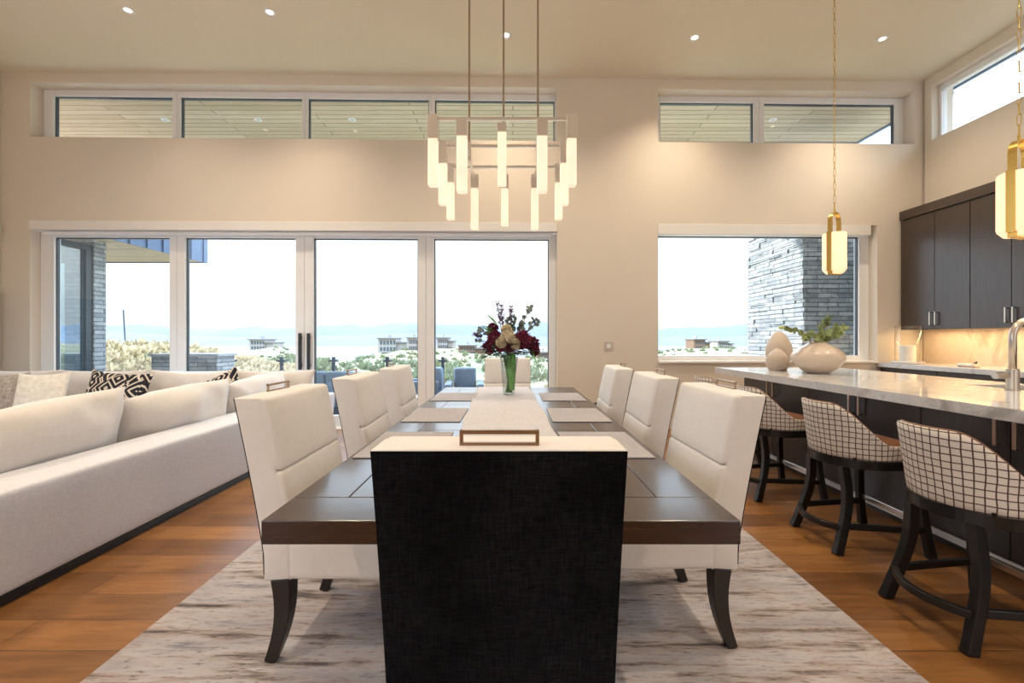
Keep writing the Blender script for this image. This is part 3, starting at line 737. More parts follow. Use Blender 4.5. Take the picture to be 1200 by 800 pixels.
# ------------------------------------------------------------------ bar stools
def ushape(u, off=0, a=.245, b_=.235, arm=.17):
    """u in -1..1 round the U: arm - half ellipse - arm, open towards +x"""
    La = arm; Lc = pi*.245/2*2/2; tot = La+Lc
    s = abs(u)*tot; sg = 1 if u >= 0 else -1
    if s < Lc:
        th = s/Lc*pi/2; return (-(.235+off)*cos(th)+.0, sg*(b_+off)*sin(th)), s*sg
    return ((s-Lc)*1.0, sg*(b_+off-.015*(s-Lc)/La)), s*sg
def ztop(u):
    t = abs(u); t = max(0, min(1, (t-.20)/.58)); return .868 - .232*(t*t*(3-2*t))
def flare(x, y, z):
    t = (z-.545)/.32; k = 1+.10*t; return (x*k-.015*t if x < 0 else x, y*(1+.13*t), z)
def make_stool(label):
    t = thing('bar_stool', label, 'bar stool', group='bar stools along the island')
    NU, NV = 56, 8; vs = []; uv = []; fs = []
    for i in range(NU+1):
        u = -1+2*i/NU; zt_ = ztop(u)
        for j in range(NV+1):
            (x, y), s = ushape(u); z = .545+(zt_-.545)*j/NV; vs.append(flare(x,y,z)); uv.append((s+1, z))
    for i in range(NU):
        for j in range(NV): q = i*(NV+1)+j; fs.append((q, q+1, q+NV+2, q+NV+1))
    # give the outer fabric thickness by an inner skin
    nv = len(vs)
    for i in range(NU+1):
        u = -1+2*i/NU; zt_ = ztop(u)
        for j in range(NV+1):
            (x, y), s = ushape(u, -.018); z = .545+(zt_-.545)*j/NV; vs.append(flare(x,y,z)); uv.append((s+1, z))
    for i in range(NU):
        for j in range(NV): q = nv+i*(NV+1)+j; fs.append((q, q+NV+1, q+NV+2, q+1))
        fs.append((i*(NV+1), (i+1)*(NV+1), nv+(i+1)*(NV+1), nv+i*(NV+1)))
        q = i*(NV+1)+NV; fs.append((q, nv+q, nv+q+NV+1, q+NV+1))
    for i in (0, NU):
        for j in range(NV): q = i*(NV+1)+j; fs.append((q, q+1, nv+q+1, nv+q))
    mk('back_shell', vs, fs, M['grid'], t, smooth=True, uv=uv)
    vs = []; fs = []
    for off in (-.019, -.05):
        for i in range(NU+1):
            u = (-1+2*i/NU)*.985; zt_ = ztop(u)-.006
            for j in range(NV+1):
                (x, y), s = ushape(u, off); z = .56+(zt_-.56)*j/NV; vs.append(flare(x,y,z))
    nv = (NU+1)*(NV+1)
    for i in range(NU):
        for j in range(NV):
            q = i*(NV+1)+j; fs.append((q, q+1, q+NV+2, q+NV+1)); q += nv; fs.append((q, q+NV+1, q+NV+2, q+1))
        q = i*(NV+1)+NV; fs.append((q, nv+q, nv+q+NV+1, q+NV+1))
    for i in (0, NU):
        for j in range(NV): q = i*(NV+1)+j; fs.append((q, q+1, nv+q+1, nv+q))
    mk('inner_back', vs, fs, M['leather'], t, smooth=True)['label'] = 'tan leather lining of the backrest'
    P = [];
    for i in range(NU+1):
        u = -1+2*i/NU; (x, y), s = ushape(u, -.012); P.append(flare(x, y, ztop(u)+.001))
    G().tube(P, .0045, 8).out('piping', M['leather'], t, smooth=True)
    def sq(q):
        k = 1 - .06*max(0, -q.x/.2); r = (q.x*q.x)**.5
        yy = q.y*(math.sqrt(max(.02, 1-(min(0, q.x)/.235)**2))*.9+.1 if q.x < 0 else 1); return (q.x, yy, q.z)
    G().rbox((.03, 0, .585), (.225, .19, .045), .025, 8, (0,0,.012), sq).out('seat', M['leather'], t, smooth=True)
    # frame ring under the shell
    P = []
    for i in range(41):
        u = -1+2*i/40; (x, y), s = ushape(u, -.012); P.append((x, y, .522))
    P += [(.21,.22,.522),(.225,.17,.522),(.225,-.17,.522),(.21,-.22,.522)]
    G().sweep(P, .032, .05, closed=True).out('seat_frame', M['black_wood'], t)
    G().box(-.15,.2,-.19,.19,.54,.56).out('seat_board', M['black_wood'], t)
    legs = []
    for sy in (-1, 1):      # rear legs: sabre shape bowing out at the foot
        P = []; ws = []
        for i in range(11):
            u = i/10; x = -.170 - .078*max(0,(u-.25)/.75)**1.7 + .010*sin(pi*min(1,u*1.3)); y = sy*(.135+.055*u); P.append((x, y, .50*(1-u)+.0)); ws.append(.045 if u < .9 else .045+.004*(u-.9)*10)
        G().sweep(P, .04, ws).out('leg', M['black_wood'], t, bevel=.004); legs.append(P)
    for sy in (-1, 1):
        P = []
        for i in range(7): u = i/6; P.append((.205+.045*u*u, sy*(.205+.035*u), .50*(1-u)))
        G().sweep(P, .038, [.04]*6+[.046]).out('leg', M['black_wood'], t, bevel=.004)
    # foot rails: bowed between the rear legs, straight to the front
    P = [(-.215-.075*(1-(k/10)**2), .17*k/10, .145) for k in range(-10, 11)]
    G().sweep(P, .026, .034).out('foot_rail', M['black_wood'], t, bevel=.003)
    for sy in (-1, 1): G().sweep([(-.20, sy*.17, .155), (.225, sy*.232, .155)], .022, .034).out('foot_rail', M['black_wood'], t, bevel=.003)
    G().sweep([(.235, -.23, .19), (.235, .23, .19)], .024, .034).out('foot_rail', M['nickel'], t, bevel=.003)
    return t
s0 = make_stool('barrel back bar stool in windowpane check fabric, nearest the camera')
s0.location = (2.055, 1.88, 0); s0.rotation_euler = (0,0,0)
dup(s0, (2.13, 2.665, 0), 0, 'barrel back bar stool in windowpane check fabric, second from the camera')
dup(s0, (2.12, 3.48, 0), R(3), 'barrel back bar stool in windowpane check fabric, third from the camera')
dup(s0, (2.15, 4.36, 0), R(4), 'barrel back bar stool in windowpane check fabric, farthest, mostly hidden by a dining chair')

# ------------------------------------------------------------------ pendants over the island
def make_pendant(label):
    t = thing('pendant_lamp', label, 'pendant lamp', group='pendants over the island')
    g = G(); w, bw, th = .078, .040, .0055   # strap: inverted U of flat brass
    P = [(-w,0,.0),(-w,0,.50)] + [(-w*cos(a), 0, .50+.088*sin(a)) for a in [pi*i/16 for i in range(1,16)]] + [(w,0,.50),(w,0,0)]
    vs = []; fs = []; n_ = len(P)
    for i, p in enumerate(P):
        q0 = Vector(P[max(0,i-1)]); q1 = Vector(P[min(n_-1,i+1)]); tt = (q1-q0).normalized(); nn = Vector((-tt.z,0,tt.x))
        for a, b_ in ((-1,-1),(1,-1),(1,1),(-1,1)): vs.append(Vector(p)+nn*(a*th/2)+Vector((0,b_*bw/2,0)))
    for i in range(n_-1):
        for k in range(4): fs.append((i*4+k, i*4+(k+1)%4, (i+1)*4+(k+1)%4, (i+1)*4+k))
    fs += [(0,1,2,3), tuple(range(n_*4-4, n_*4))]
    g.add(vs, fs); g.out('strap', M['brass'], t, smooth=False, bevel=.001)
    G().box(-w, w, -bw/2, bw/2, 0, .006).out('bottom_plate', M['brass'], t)
    # alabaster body, chamfered at the foot, with strap rebates
    G().lathe([(.066,.012),(.092,.045),(.095,.06),(.095,.385),(.09,.392)], 28).out('alabaster_shade', M['alab2'], t, smooth=False)
    for s in (-1,1):   # outer straps visible over the shade
        G().box(s*.0965-.003, s*.0965+.003, -bw/2, bw/2, .03, .40).out('side_strap', M['brass'], t)
    G().lathe([(.008,.586),(.008,.62)], 10).out('hook', M['brass'], t)
    g = G(); z = .615; k = 0
    while z < HC-1.856-.03:
        Lk = .072; P = []
        for i in range(16):
            a = 2*pi*i/16; px = .0095*cos(a); pz = .010*sin(a)+(Lk/2-.012)*(1 if sin(a) >= 0 else -1)
            P.append((px if k%2 == 0 else px*.15, px*.15 if k%2 == 0 else px, z+Lk/2+pz))
        g.tube(P, .0024, 6, closed=True); z += Lk-.008; k += 1
    g.out('chain', M['brass'], t, smooth=True)
    G().lathe([(.06,HC-1.856-.026),(.06,HC-1.856-.001)], 24).out('canopy', M['brass'], t)
    return t
p0 = make_pendant('brass strap pendant with glowing alabaster shade hanging in front of the kitchen window')
p0.location = (3.045, 4.04, 1.856); p0.rotation_euler = (0,0,R(28))
dup(p0, (3.05, 2.57, 1.856), R(20), 'brass strap pendant with glowing alabaster shade in front of the dark upper cabinets')

# ------------------------------------------------------------------ vases on the island
v = thing('round_vase', 'squat glossy cream vase holding eucalyptus on the island', 'vase', (2.94, 4.12, .92))
G().lathe([(.085,0),(.10,.006),(.17,.06),(.215,.12),(.225,.155),(.205,.20),(.15,.25),(.09,.28),(.07,.292),(.073,.302),(.066,.302),(.06,.285)], 40, cap=False).lathe([(.0,.002),(.085,.002)], 40, cap=False).out('body', M['pot'], v, smooth=True)
G().lathe([(0,.27),(.065,.27)], 24, cap=False).out('opening', M['dirt'], v)
rnd = random.Random(11)
brs = [([(0,0,.20),(-.10,0,.36),(-.20,.02,.42),(-.32,.0,.45)], 12), ([(0,0,.2),(.05,.02,.36),(.10,.04,.46),(.13,.04,.52)], 14), ([(0,0,.2),(.10,-.02,.34),(.19,0,.42),(.26,0,.45)], 14),
       ([(0,0,.2),(-.05,-.04,.33),(-.10,-.06,.36),(-.15,-.08,.34)], 10), ([(0,0,.2),(.06,-.05,.33),(.12,-.08,.37),(.16,-.1,.38)], 12), ([(0,0,.2),(0,-.04,.32),(.02,-.08,.38)], 10)]
for i, (pts, n_) in enumerate(brs):
    g = G(); euca(g, pts, n_+5, .066, rnd)
    tw = G().tube([Vector(p)+Vector((0,0,.001)) for p in pts], .0035, 5)
    br = tw.out('eucalyptus_branch', M['twig']); br.location = (2.94, 4.12, .92)
    tag(br, ['green eucalyptus branch reaching left from the round vase', 'green eucalyptus branch rising tallest from the round vase', 'green eucalyptus branch reaching right from the round vase',
        'short low eucalyptus branch at the left lip of the round vase', 'short eucalyptus branch at the front right of the round vase', 'short central eucalyptus branch in front in the round vase'][i], 'branch', 'eucalyptus branches in the round vase')
    g.out('leaves', M['leaf'], br)
v = G().lathe([(.055,0),(.075,.01),(.105,.08),(.132,.17),(.128,.24),(.10,.31),(.065,.37),(.035,.405),(.03,.41),(.026,.40)], 36)
o = v.out('tall_vase', M['pot_m'], smooth=True); o.location = (2.93, 4.70, .92); tag(o, 'tall matte cream bottle vase standing behind the beaded one', 'vase')
g = G(); prof = []
for i in range(25):
    u = i/24; z = .17*u; prof.append((.058+.044*sin(pi*(.08+.80*u))**.8, z))
prof += [(.06,.195),(.035,.215),(.012,.235),(.008,.26),(.002,.262)]
g.lathe(prof, 40); 
for i in range(11):
    u = (i+1)/12.5; r = .058+.044*sin(pi*(.08+.80*u))**.8
    for k in range(34): 
        a = 2*pi*(k+.5*(i%2))/34; c = (r*cos(a), r*sin(a), .17*u)
        g.lathe([(.0005,-.0075),(.0075,0),(.0005,.0075)], 5, c, cap=False)
o = g.out('beaded_vase', M['pot_m']); o.location = (2.765, 4.46, .92); tag(o, 'small pointed cream jar covered in raised beads on the island', 'vase')

# ------------------------------------------------------------------ back counter things
o = thing('candle_tray', 'round grey marble tray under the candle on the back counter', 'tray', (5.31, 5.74, .92))
G().lathe([(.155,0),(.17,.006),(.17,.028),(.16,.032),(.155,.018)], 36).out('dish', M['quartz'], o)
o = G().lathe([(.082,0),(.084,.003),(.084,.215),(.07,.222),(.01,.218)], 28).out('pillar_candle', M['wax'], smooth=False); o.location = (5.33, 5.76, .94)
tag(o, 'thick white pillar candle inside the tall glass hurricane', 'candle'); G().tube([(0,0,.218),(0,.002,.235)], .0015, 5).out('wick', M['black'], o)
o = G().lathe([(.135,0),(.135,.47),(.130,.47),(.130,0)], 36, cap=False).out('glass_hurricane', M['glass'], smooth=True); o.location = (5.31, 5.74, .953)
tag(o, 'tall clear glass cylinder around the pillar candle', 'candle holder')
t = thing('bird_ornament', 'small white and brown ornament on the back counter against the lit backsplash', 'ornament', (5.36, 5.02, .92))
G().rbox((0,.0,.022), (.05,.10,.022), .02, 4).out('body', M['pot'], t, smooth=True)
G().add([(-.02,-.03,.03),(.02,-.03,.03),(.0,-.10,.075),(-.02,-.07,.01),(.02,-.07,.01)], [(0,1,2),(0,2,3),(1,4,2),(3,2,4),(0,3,4,1)]).out('beak', M['leg_wood'], t)

# ------------------------------------------------------------------ sofa
sf = thing('sectional_sofa', 'large off white boucle sectional sofa with low back and loose cushions', 'sofa', (-4.2, 4.0, 0))
def S(p): return (p[0]+4.2, p[1]-4.0, p[2])
def slant(q):  # outer face leans out with height
    X = q.x-4.2
    if X > -2.5: q.x += .05*(q.z-.05)/.5
    return q
def sbox(name, x0,x1,y0,y1,z0,z1,r,mat,bul=(0,0,0),fn=None,n=8):
    g = G(); g.rbox(((x0+x1)/2+4.2, (y0+y1)/2-4.0, (z0+z1)/2), ((x1-x0)/2,(y1-y0)/2,(z1-z0)/2), r, n, bul, fn); return g.out(name, mat, sf, smooth=True)
sbox('long_back', -2.68, -2.37, .75, 5.6, .05, .553, .03, M['sofa'], fn=slant)
sbox('window_back', -6.4, -2.685, 5.28, 5.6, .05, .553, .03, M['sofa'])
sbox('seat_base', -3.75, -2.69, .8, 5.27, .05, .30, .02, M['sofa'])
sbox('seat_base', -6.4, -3.76, 4.2, 5.27, .05, .30, .02, M['sofa'])
for y0_, y1_ in ((.85,1.95),(1.96,3.05),(3.06,4.15),(4.16,5.26)): sbox('seat_cushion', -3.74, -2.70, y0_, y1_, .301, .44, .04, M['sofa'], (0,0,.02))
for x0_, x1_ in ((-6.38,-5.52),(-5.51,-4.63),(-4.62,-3.75)): sbox('seat_cushion', x0_, x1_, 4.2, 5.26, .301, .44, .04, M['sofa'], (0,0,.02))
sbox('plinth', -2.70, -2.385, .77, 5.58, 0, .049, .003, M['black'], n=2)
sbox('plinth', -6.35, -2.75, 5.2, 5.58, 0, .049, .003, M['black'], n=2)
def cushion(w, h, t, seed=0, ear=.06, wr=.012, crown=0):
    """pillow in the xz plane, thickness along y, standing on z=0"""
    g = G(); N = 22; vs = []; fs = []
    for side in (1, -1):
        for j in range(N+1):
            for i in range(N+1):
                u = -1+2*i/N; v_ = -1+2*j/N
                uu = sin(u*pi/2); vv = sin(v_*pi/2)
                k = 1-.10*(1-abs(uu)**2) * (abs(vv)**3); k2 = 1-.055*(1-abs(vv)**2)*(abs(uu)**3)
                x = uu*w/2*k2*(1+ear*.3*abs(uu*vv)**4); z = vv*h/2*k*(1+ear*abs(uu*vv)**4)
                th = t/2*((1-abs(uu)**2.6)*(1-abs(vv)**2.4))**.55
                nz = noise.noise(Vector((x*5+seed, z*5, side*3)))*wr + noise.noise(Vector((x*14+seed, z*9, side*3)))*wr*.4
                edge = (1-abs(uu)**6)*(1-abs(vv)**6)
                vs.append((x, side*(th+nz*edge), z+h/2+crown*(1-uu*uu)*(.5+.5*vv) + nz*.6*edge))
        o = (N+1)**2 if side < 0 else 0
        for j in range(N):
            for i in range(N):
                a = o+j*(N+1)+i; q = (a, a+1, a+N+2, a+N+1); fs.append(q if side < 0 else q[::-1])
    m = {}
    g.add(vs, fs); return g
def place(o, loc, rot): o.location = loc; o.rotation_euler = rot
def weld(o):
    bm = bmesh.new(); bm.from_mesh(o.data); bmesh.ops.remove_doubles(bm, verts=bm.verts, dist=.0008); bmesh.ops.recalc_face_normals(bm, faces=bm.faces); bm.to_mesh(o.data); bm.free()
    for p in o.data.polygons: p.use_smooth = True
    s = o.modifiers.new('s','SUBSURF'); s.levels = 1; s.render_levels = 1
# back cushions of the long side: thin axis along x, leaning over the back
for i, (yc, w_, h_, cr) in enumerate(((1.45,1.12,.42,.03),(2.50,1.12,.42,.04),(3.57,1.12,.39,.04),(4.60,1.08,.39,.035))):
    o = cushion(w_, h_+.03, .30, i*7.3, crown=cr, wr=.038).out('back_cushion', M['cushion'], sf); weld(o)
    place(o, (-2.83+4.2, yc-4.0, .425), (R(10+i), R(-[2,3.5,2.5,3][i]), pi/2+R([0,2,-1,3][i])))
for i, (xc, w_, tl) in enumerate(((-5.02,1.1,0),(-3.92,1.08,0),(-2.92,.98,0))):
    o = cushion(w_, .44, .26, 30+i*5.1, crown=.01, wr=.03).out('back_cushion', M['cushion'], sf); weld(o)
    place(o, (xc+4.2, 5.16-4.0, .43), (R(-10), 0, 0))
o = cushion(.98, .44, .26, 55, crown=.01, wr=.03).out('back_cushion', M['cushion'], sf); weld(o); place(o, (-5.95+4.2+.02-.1, 5.16-4.0, .43), (R(-10),0,0))
def pillow(name, w, h, t, mat, loc, rot, label, seed):
    o = cushion(w, h, t, seed, ear=.08).out(name, mat); weld(o); place(o, loc, rot); tag(o, label, 'pillow', 'throw pillows on the sofa'); return o
pillow('throw_pillow', .78, .44, .17, M['pattern'], (-4.53, 4.80, .445), (R(-16), R(3), R(-6)), 'wide black throw pillow with cream angular brush pattern on the sofa', 3)
pillow('throw_pillow', .50, .44, .17, M['fur'], (-5.15, 4.62, .445), (R(-14), R(-2), R(8)), 'fluffy off white throw pillow left of the black patterned one', 9)
pillow('throw_pillow', .56, .44, .17, M['greylin'], (-5.63, 4.58, .445), (R(-14), R(1), R(12)), 'grey brown linen throw pillow at the left edge of the picture', 15)
pillow('throw_pillow', .50, .42, .15, M['pattern'], (-3.36, 4.98, .45), (R(-14), R(-24), R(-4)), 'small black and cream patterned pillow peeking between the sofa cushions', 21)
pillow('throw_pillow', .55, .44, .16, M['pattern'], (-4.3, 3.75, .0), (R(-60), 0, R(20)), 'x', 27).location.z = 0
bpy.data.objects.remove(bpy.data.objects[-1]) if False else None
for o_ in list(bpy.data.objects):
    if o_.get('label') == 'x': bpy.data.objects.remove(o_)

# ------------------------------------------------------------------ small wall things
def wallbox(name, px, z0, z1, w, lab, cat):
    x = wx(px); g = W(); g.wb(x-w/2, x+w/2, z0, z1, -.008, -.001); o = g.out(name, M['plate'], bevel=.002); tag(o, lab, cat)
    g = W(); g.wb(x-w*.22, x+w*.22, z0+(z1-z0)*.25, z1-(z1-z0)*.25, -.012, -.0082); g.out('rocker', M['frame_w'], o, bevel=.001); return o
wallbox('light_switch', 713, 1.09, 1.21, .12, 'beige light switch plate on the wall right of the glass doors', 'light switch')
o = G().rbox((0,0,0), (.03,.04,.045), .008, 2).out('wall_sensor', M['frame_w']); o.location = (XL+.031, 5.70, 2.73); tag(o, 'small white sensor on the left wall near the corner', 'sensor')
G().box(.0301,.032,-.02,.02,.0,.02).out('lens', M['black'], o)
o = G().box(XL+.001, XL+.045, 3.2, 5.72, .0, 1.9).out('stone_surround', M['stone']); tag(o, 'dark stone fireplace edge at the far left of the picture', 'fireplace')
t = thing('floor_basket', 'grey floor basket with dark rim behind the right dining chairs', 'basket', (1.19, 5.35, 0))
G().lathe([(.14,0),(.17,.1),(.185,.25),(.18,.42),(.172,.42),(.165,.25),(.13,.01)], 28, cap=False).lathe([(0,.005),(.14,.005)], 28, cap=False).out('body', M['basket'], t, smooth=True)
G().tube([(.178*cos(a), .178*sin(a), .425) for a in [2*pi*i/28 for i in range(28)]], .012, 8, closed=True).out('rim', M['black'], t, smooth=True)

# ------------------------------------------------------------------ outside: deck, wings, soffits
struct(G().box(-12, 8, 6.31, 9.4, -.22, -.10).out('floor_deck', M['deck']))
so = struct(G().box(-9, 6.56, 6.28, 8.15, 5.0, 5.05).box(6.13, 6.56, -5, 6.28, 5.0, 5.05).out('trim_soffit', M['soffit']))
struct(G().box(-9, 6.60, 8.151, 8.18, 4.97, 5.35).box(6.561, 6.60, -5, 8.151, 4.97, 5.35).out('trim_fascia', M['metalroof']))
struct(G().box(-9, 6.56, -5, 8.15, 5.051, 5.3).out('roof', M['house_r']))
off_first = [None]; M['led_off'] = plain('unlit_lens', (.5,.5,.5), .3)
for x, w in ((-5.95,'seen through the leftmost high window'), (-4.36,'seen through the second high window'), (-2.75,'seen through the third high window'), (4.45,'seen through the high window over the kitchen')):
    downlight(x, 7.3, 5.0, 'small round light in the outdoor wood soffit, ' + w, 'recessed lights in the outdoor soffit', 0, off_first, M['led_off'])
# hanging hook under the side eave
Pp = [(0,0,.0),(0,0,-.09)]; g = G().tube(Pp, .005, 6); g.tube([(.0, .035*sin(a), -.15+.06*cos(a)) for a in [2*pi*i/16 for i in range(16)]], .006, 6, closed=True)
o = g.out('eave_hook', M['outframe'], smooth=True); o.location = (6.45, 6.28, 4.999); tag(o, 'teardrop wire hook hanging under the eave outside the high side window', 'hook')
# left wing: stone column, big dark framed window, metal fascia roof
wg = thing('house_wing', 'projecting stone and glass wing of the house outside the left door', 'building', (-7.2, 7.0, -.1))
G().box(-.5, .0, .33, .55, 0, 3.05).out('stone_column', M['stone'], wg)
g = G().box(-.12, -.02, -.67, -.58, 0, 2.95).box(-.12, -.02, .22, .328, 0, 2.95).box(-.12, -.02, -.58, .22, 2.86, 2.95).box(-.12, -.02, -.58, .22, 0, .08); g.out('window_frame', M['frame_d'], wg)
G().box(-.08, -.07, -.575, .215, .085, 2.855).out('glass', M['glass_refl'], wg)
G().box(-3, .4, -.3, 2.44, 3.051, 3.09).out('soffit', M['soffit'], wg)
G().box(-3.2, -3.0, -.6, 2.44, 0, 3.05).out('far_wall', M['stone'], wg)
g = G().box(.401, .43, -.3, 2.47, 3.03, 4.0).box(-3, .401, 2.441, 2.47, 3.03, 4.0)
for k in range(8): y = -.2+k*.36; g.box(.43, .455, y, y+.02, 3.03, 4.0)
g.out('fascia', M['metalroof'], wg)
# right stone pier
pier = thing('stone_pier', 'tall stacked ledgestone pier outside the kitchen window', 'stone wall', (5.2, 7.8, -.1))
g = G(); rnd = random.Random(5)
g.box(-.42, .9, -.79, .84, 0, 4.48)
z = 0
while z < 4.42:
    h = rnd.uniform(.05,.09); y = -.80
    while y < .84:
        l = rnd.uniform(.18,.5); o_ = rnd.uniform(.005,.035); g.box(-.42-o_, -.41, y, min(.85,y+l)-.004, z, min(4.5,z+h)-.004); y += l
    x = -.42
    while x < .9:
        l = rnd.uniform(.18,.5); o_ = rnd.uniform(.003,.02); g.box(x, min(.9,x+l)-.004, -.80-o_, -.785, z, min(4.5,z+h)-.004); x += l
    z += h
g.out('masonry', M['stone'], pier)
g = G().box(.62,.70,-1.5,-.84,0,5.05).box(.62,.70,-.90,-.84,0,5.05); g = G().box(.60,.66,-.90,-.83,0,2.9).box(.60,.66,-1.5,-1.44,0,2.9).box(.60,.66,-1.44,-.9,2.8,2.9).box(.60,.66,-1.44,-.9,0,.5)
g.out('window_frame', M['frame_d'], pier)
G().box(.625,.635,-1.44,-.9,.5,2.8).out('glass', M['glass_refl'], pier)
# stone planter wall
o = thing('stone_planter', 'low stacked stone planter wall outside behind the sofa', 'planter', (-6.2, 8.3, -.1))
G().box(-.62,.62,-.25,.25,0,1.02).out('wall', M['stone'], o); G().box(-.66,.66,-.29,.29,1.02,1.07).out('cap', M['deck'], o, bevel=.005)
# railing
RY = 9.2
def post(label):
    t = thing('railing_post', label, 'railing post', group='deck railing posts')
    G().box(-.03,.03,-.03,.03,0,.86).out('post', M['outframe'], t, bevel=.003)
    G().box(-.09,.09,-.045,.045,.86,.90).out('top_bracket', M['outframe'], t, bevel=.004)
    G().box(-.03,.03,-.03,.03,.90,.96).out('cap', M['outframe'], t)
    return t
pp = None; pxs = [253, 272+0, 330, 391, 454, 519, 582, 645, 772, 840]
wh = ['by the stone planter', 'just left of the door handles', 'between the door handles and the sofa corner', 'right of the door handles', 'behind the dining chairs', 'behind the far sofa side chair', 'behind the bouquet', 'by the right door frame', 'at the left of the kitchen window', 'in the kitchen window']
wh = ['beside the low stone planter', 'in the second glass door, left one of two', 'in the second glass door, right one of two', 'in the third glass door, left one', 'in the third glass door, above a dining chair', 'in the last glass door, left one', 'behind the flower bouquet', 'behind the right door frame', 'low at the left edge of the kitchen window', 'low in the kitchen window']
xs = [(p-CX)/F*RY for p in pxs]
for x, w in zip(xs, wh):
    lab = 'dark metal railing post, ' + w
    if pp is None: pp = post(lab); pp.location = (x, RY, -.1)
    else: dup(pp, (x, RY, -.1), 0, lab)
xa = [-10] + xs + [7]
for i in range(len(xa)-1):
    if xa[i+1]-xa[i] < .5: continue
    o = G().box(xa[i]+.05, xa[i+1]-.05, RY-.006, RY+.006, .0, .82).out('railing_glass', M['glass']); tag(o, 'clear glass railing panel standing between metal posts on the deck', 'railing panel', 'glass railing panels')
# outdoor lounge furniture
def outsofa(name, x0, x1, y, label, nc, cat='outdoor sofa', rz=0):
    w = x1-x0; t = thing(name, label, cat, ((x0+x1)/2, y, -.1), rz)
    G().box(-w/2, w/2, -.4, .4, .12, .22).out('frame', M['outframe'], t, bevel=.01)
    for s in (-1,1):
        for q in (-.36,.36): G().box(s*(w/2-.05)-.03, s*(w/2-.05)+.03, q-.03, q+.03, 0, .12).out('leg', M['outframe'], t)
        G().rbox((s*(w/2-.06), 0, .40), (.06,.40,.18), .02, 2).out('arm', M['outfab'], t, smooth=True)
    cw = (w-.26)/nc
    for k in range(nc):
        xc = -w/2+.13+cw*(k+.5)
        G().rbox((xc, .02, .31), (cw/2-.005,.36,.085), .04, 4, (0,0,.01)).out('seat_cushion', M['outfab'], t, smooth=True)
        G().rbox((xc, -.33, .60), (cw/2-.005,.09,.22), .05, 4, (0,.02,0)).out('back_cushion', M['outfab'], t, smooth=True)
    return t
outsofa('outdoor_sofa', -4.5, -2.25, 7.3, 'blue grey outdoor sofa on the deck, its back to the glass doors', 3)
outsofa('outdoor_armchair', -1.20, -.52, 7.6, 'blue grey outdoor armchair on the deck behind the far end of table', 1, 'outdoor chair', R(185))
outsofa('outdoor_armchair', -2.05, -1.45, 8.0, 'blue grey outdoor armchair behind the white door post', 1, 'outdoor chair', R(90))
t = thing('outdoor_table', 'low grey outdoor table left of the armchair on the deck', 'outdoor table', (-1.55, 7.05, -.1))
G().box(-.3,.3,-.25,.25,.36,.40).out('top', M['deck'], t, bevel=.005)
for s in (-1,1):
    for q in (-1,1): G().box(s*.27-.02,s*.27+.02,q*.22-.02,q*.22+.02,0,.36).out('leg', M['outframe'], t)

# ------------------------------------------------------------------ landscape
def interp(x, pts):
    if x <= pts[0][0]: return pts[0][1]
    for (a, ya), (b_, yb_) in zip(pts, pts[1:]):
        if x <= b_: u = (x-a)/(b_-a); u = u*u*(3-2*u); return ya+(yb_-ya)*u
    return pts[-1][1]
ridge = [(-1.2,427),(-.62,410),(-.55,407),(-.50,420),(-.40,431),(-.32,416),(-.24,409),(-.14,408),(-.06,414),(.02,421),(.10,422),(.34,412),(.40,406),(.48,404),(.56,409),(.8,404),(1.3,404)]
def hgt(x, y):
    q = x/y; zr = EYE-(interp(q, ridge)-CY)*180/F
    nz = noise.noise(Vector((x*.02, y*.02, 0)))*2.0+noise.noise(Vector((x*.08, y*.08, 3)))*.6
    if y < 100: z = -1.4-.030*(y-9); 
    elif y < 180: u = (y-100)/80; u = u*u*(3-2*u); z = -4.1 + (zr+4.1)*u
    else: u = min(1, (y-180)/260); z = zr + (-42-zr)*u**.8
    z += nz*min(1, y/120)*(.3 if y < 100 else 1)*(1 if y < 300 else .5)
    # dry bank to the left, close to the house
    z += 2.2*math.exp(-((x+22)/8)**2)*math.exp(-((y-25)/9)**2) + 1.4*math.exp(-((x+31)/10)**2)*math.exp(-((y-34)/12)**2)
    return z
ysamp = []; y = 9.5
while y < 560: ysamp.append(y); y *= 1.035
qs = [-1.7+3.4*i/150 for i in range(151)]
vs = []; fs = []
for y in ysamp:
    for q in qs: vs.append((q*y, y, hgt(q*y, y)))
n_ = len(qs)
for j in range(len(ysamp)-1):
    for i in range(n_-1): a = j*n_+i; fs.append((a, a+1, a+n_+1, a+n_))
struct(mk('ground', vs, fs, M['ground'], smooth=True))
struct(mk('ground_valley', [(-9000,400,-42),(9000,400,-42),(9000,9000,-42),(-9000,9000,-42)], [(0,1,2,3)], M['valley']))
def mountains(name, Y, base, amp, seed, x0=-8000, x1=8000):
    vs = []; fs = []; N = 160
    for j in range(9):
        for i in range(N+1):
            x = x0+(x1-x0)*i/N; y = Y+j*250; s = sin(pi*j/8)
            h = (base+amp*noise.fractal(Vector((x*.0006+seed, y*.0005, 0)), 1, 2, 5))*s
            vs.append((x, y, -42+max(0, h)))
    for j in range(8):
        for i in range(N): a = j*(N+1)+i; fs.append((a, a+1, a+N+2, a+N+1))
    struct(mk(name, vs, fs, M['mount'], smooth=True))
mountains('ground_mountains', 5200, 230, 130, 4.2)
mountains('ground_foothills', 2600, 70, 60, 9.7, -5000, 5000)
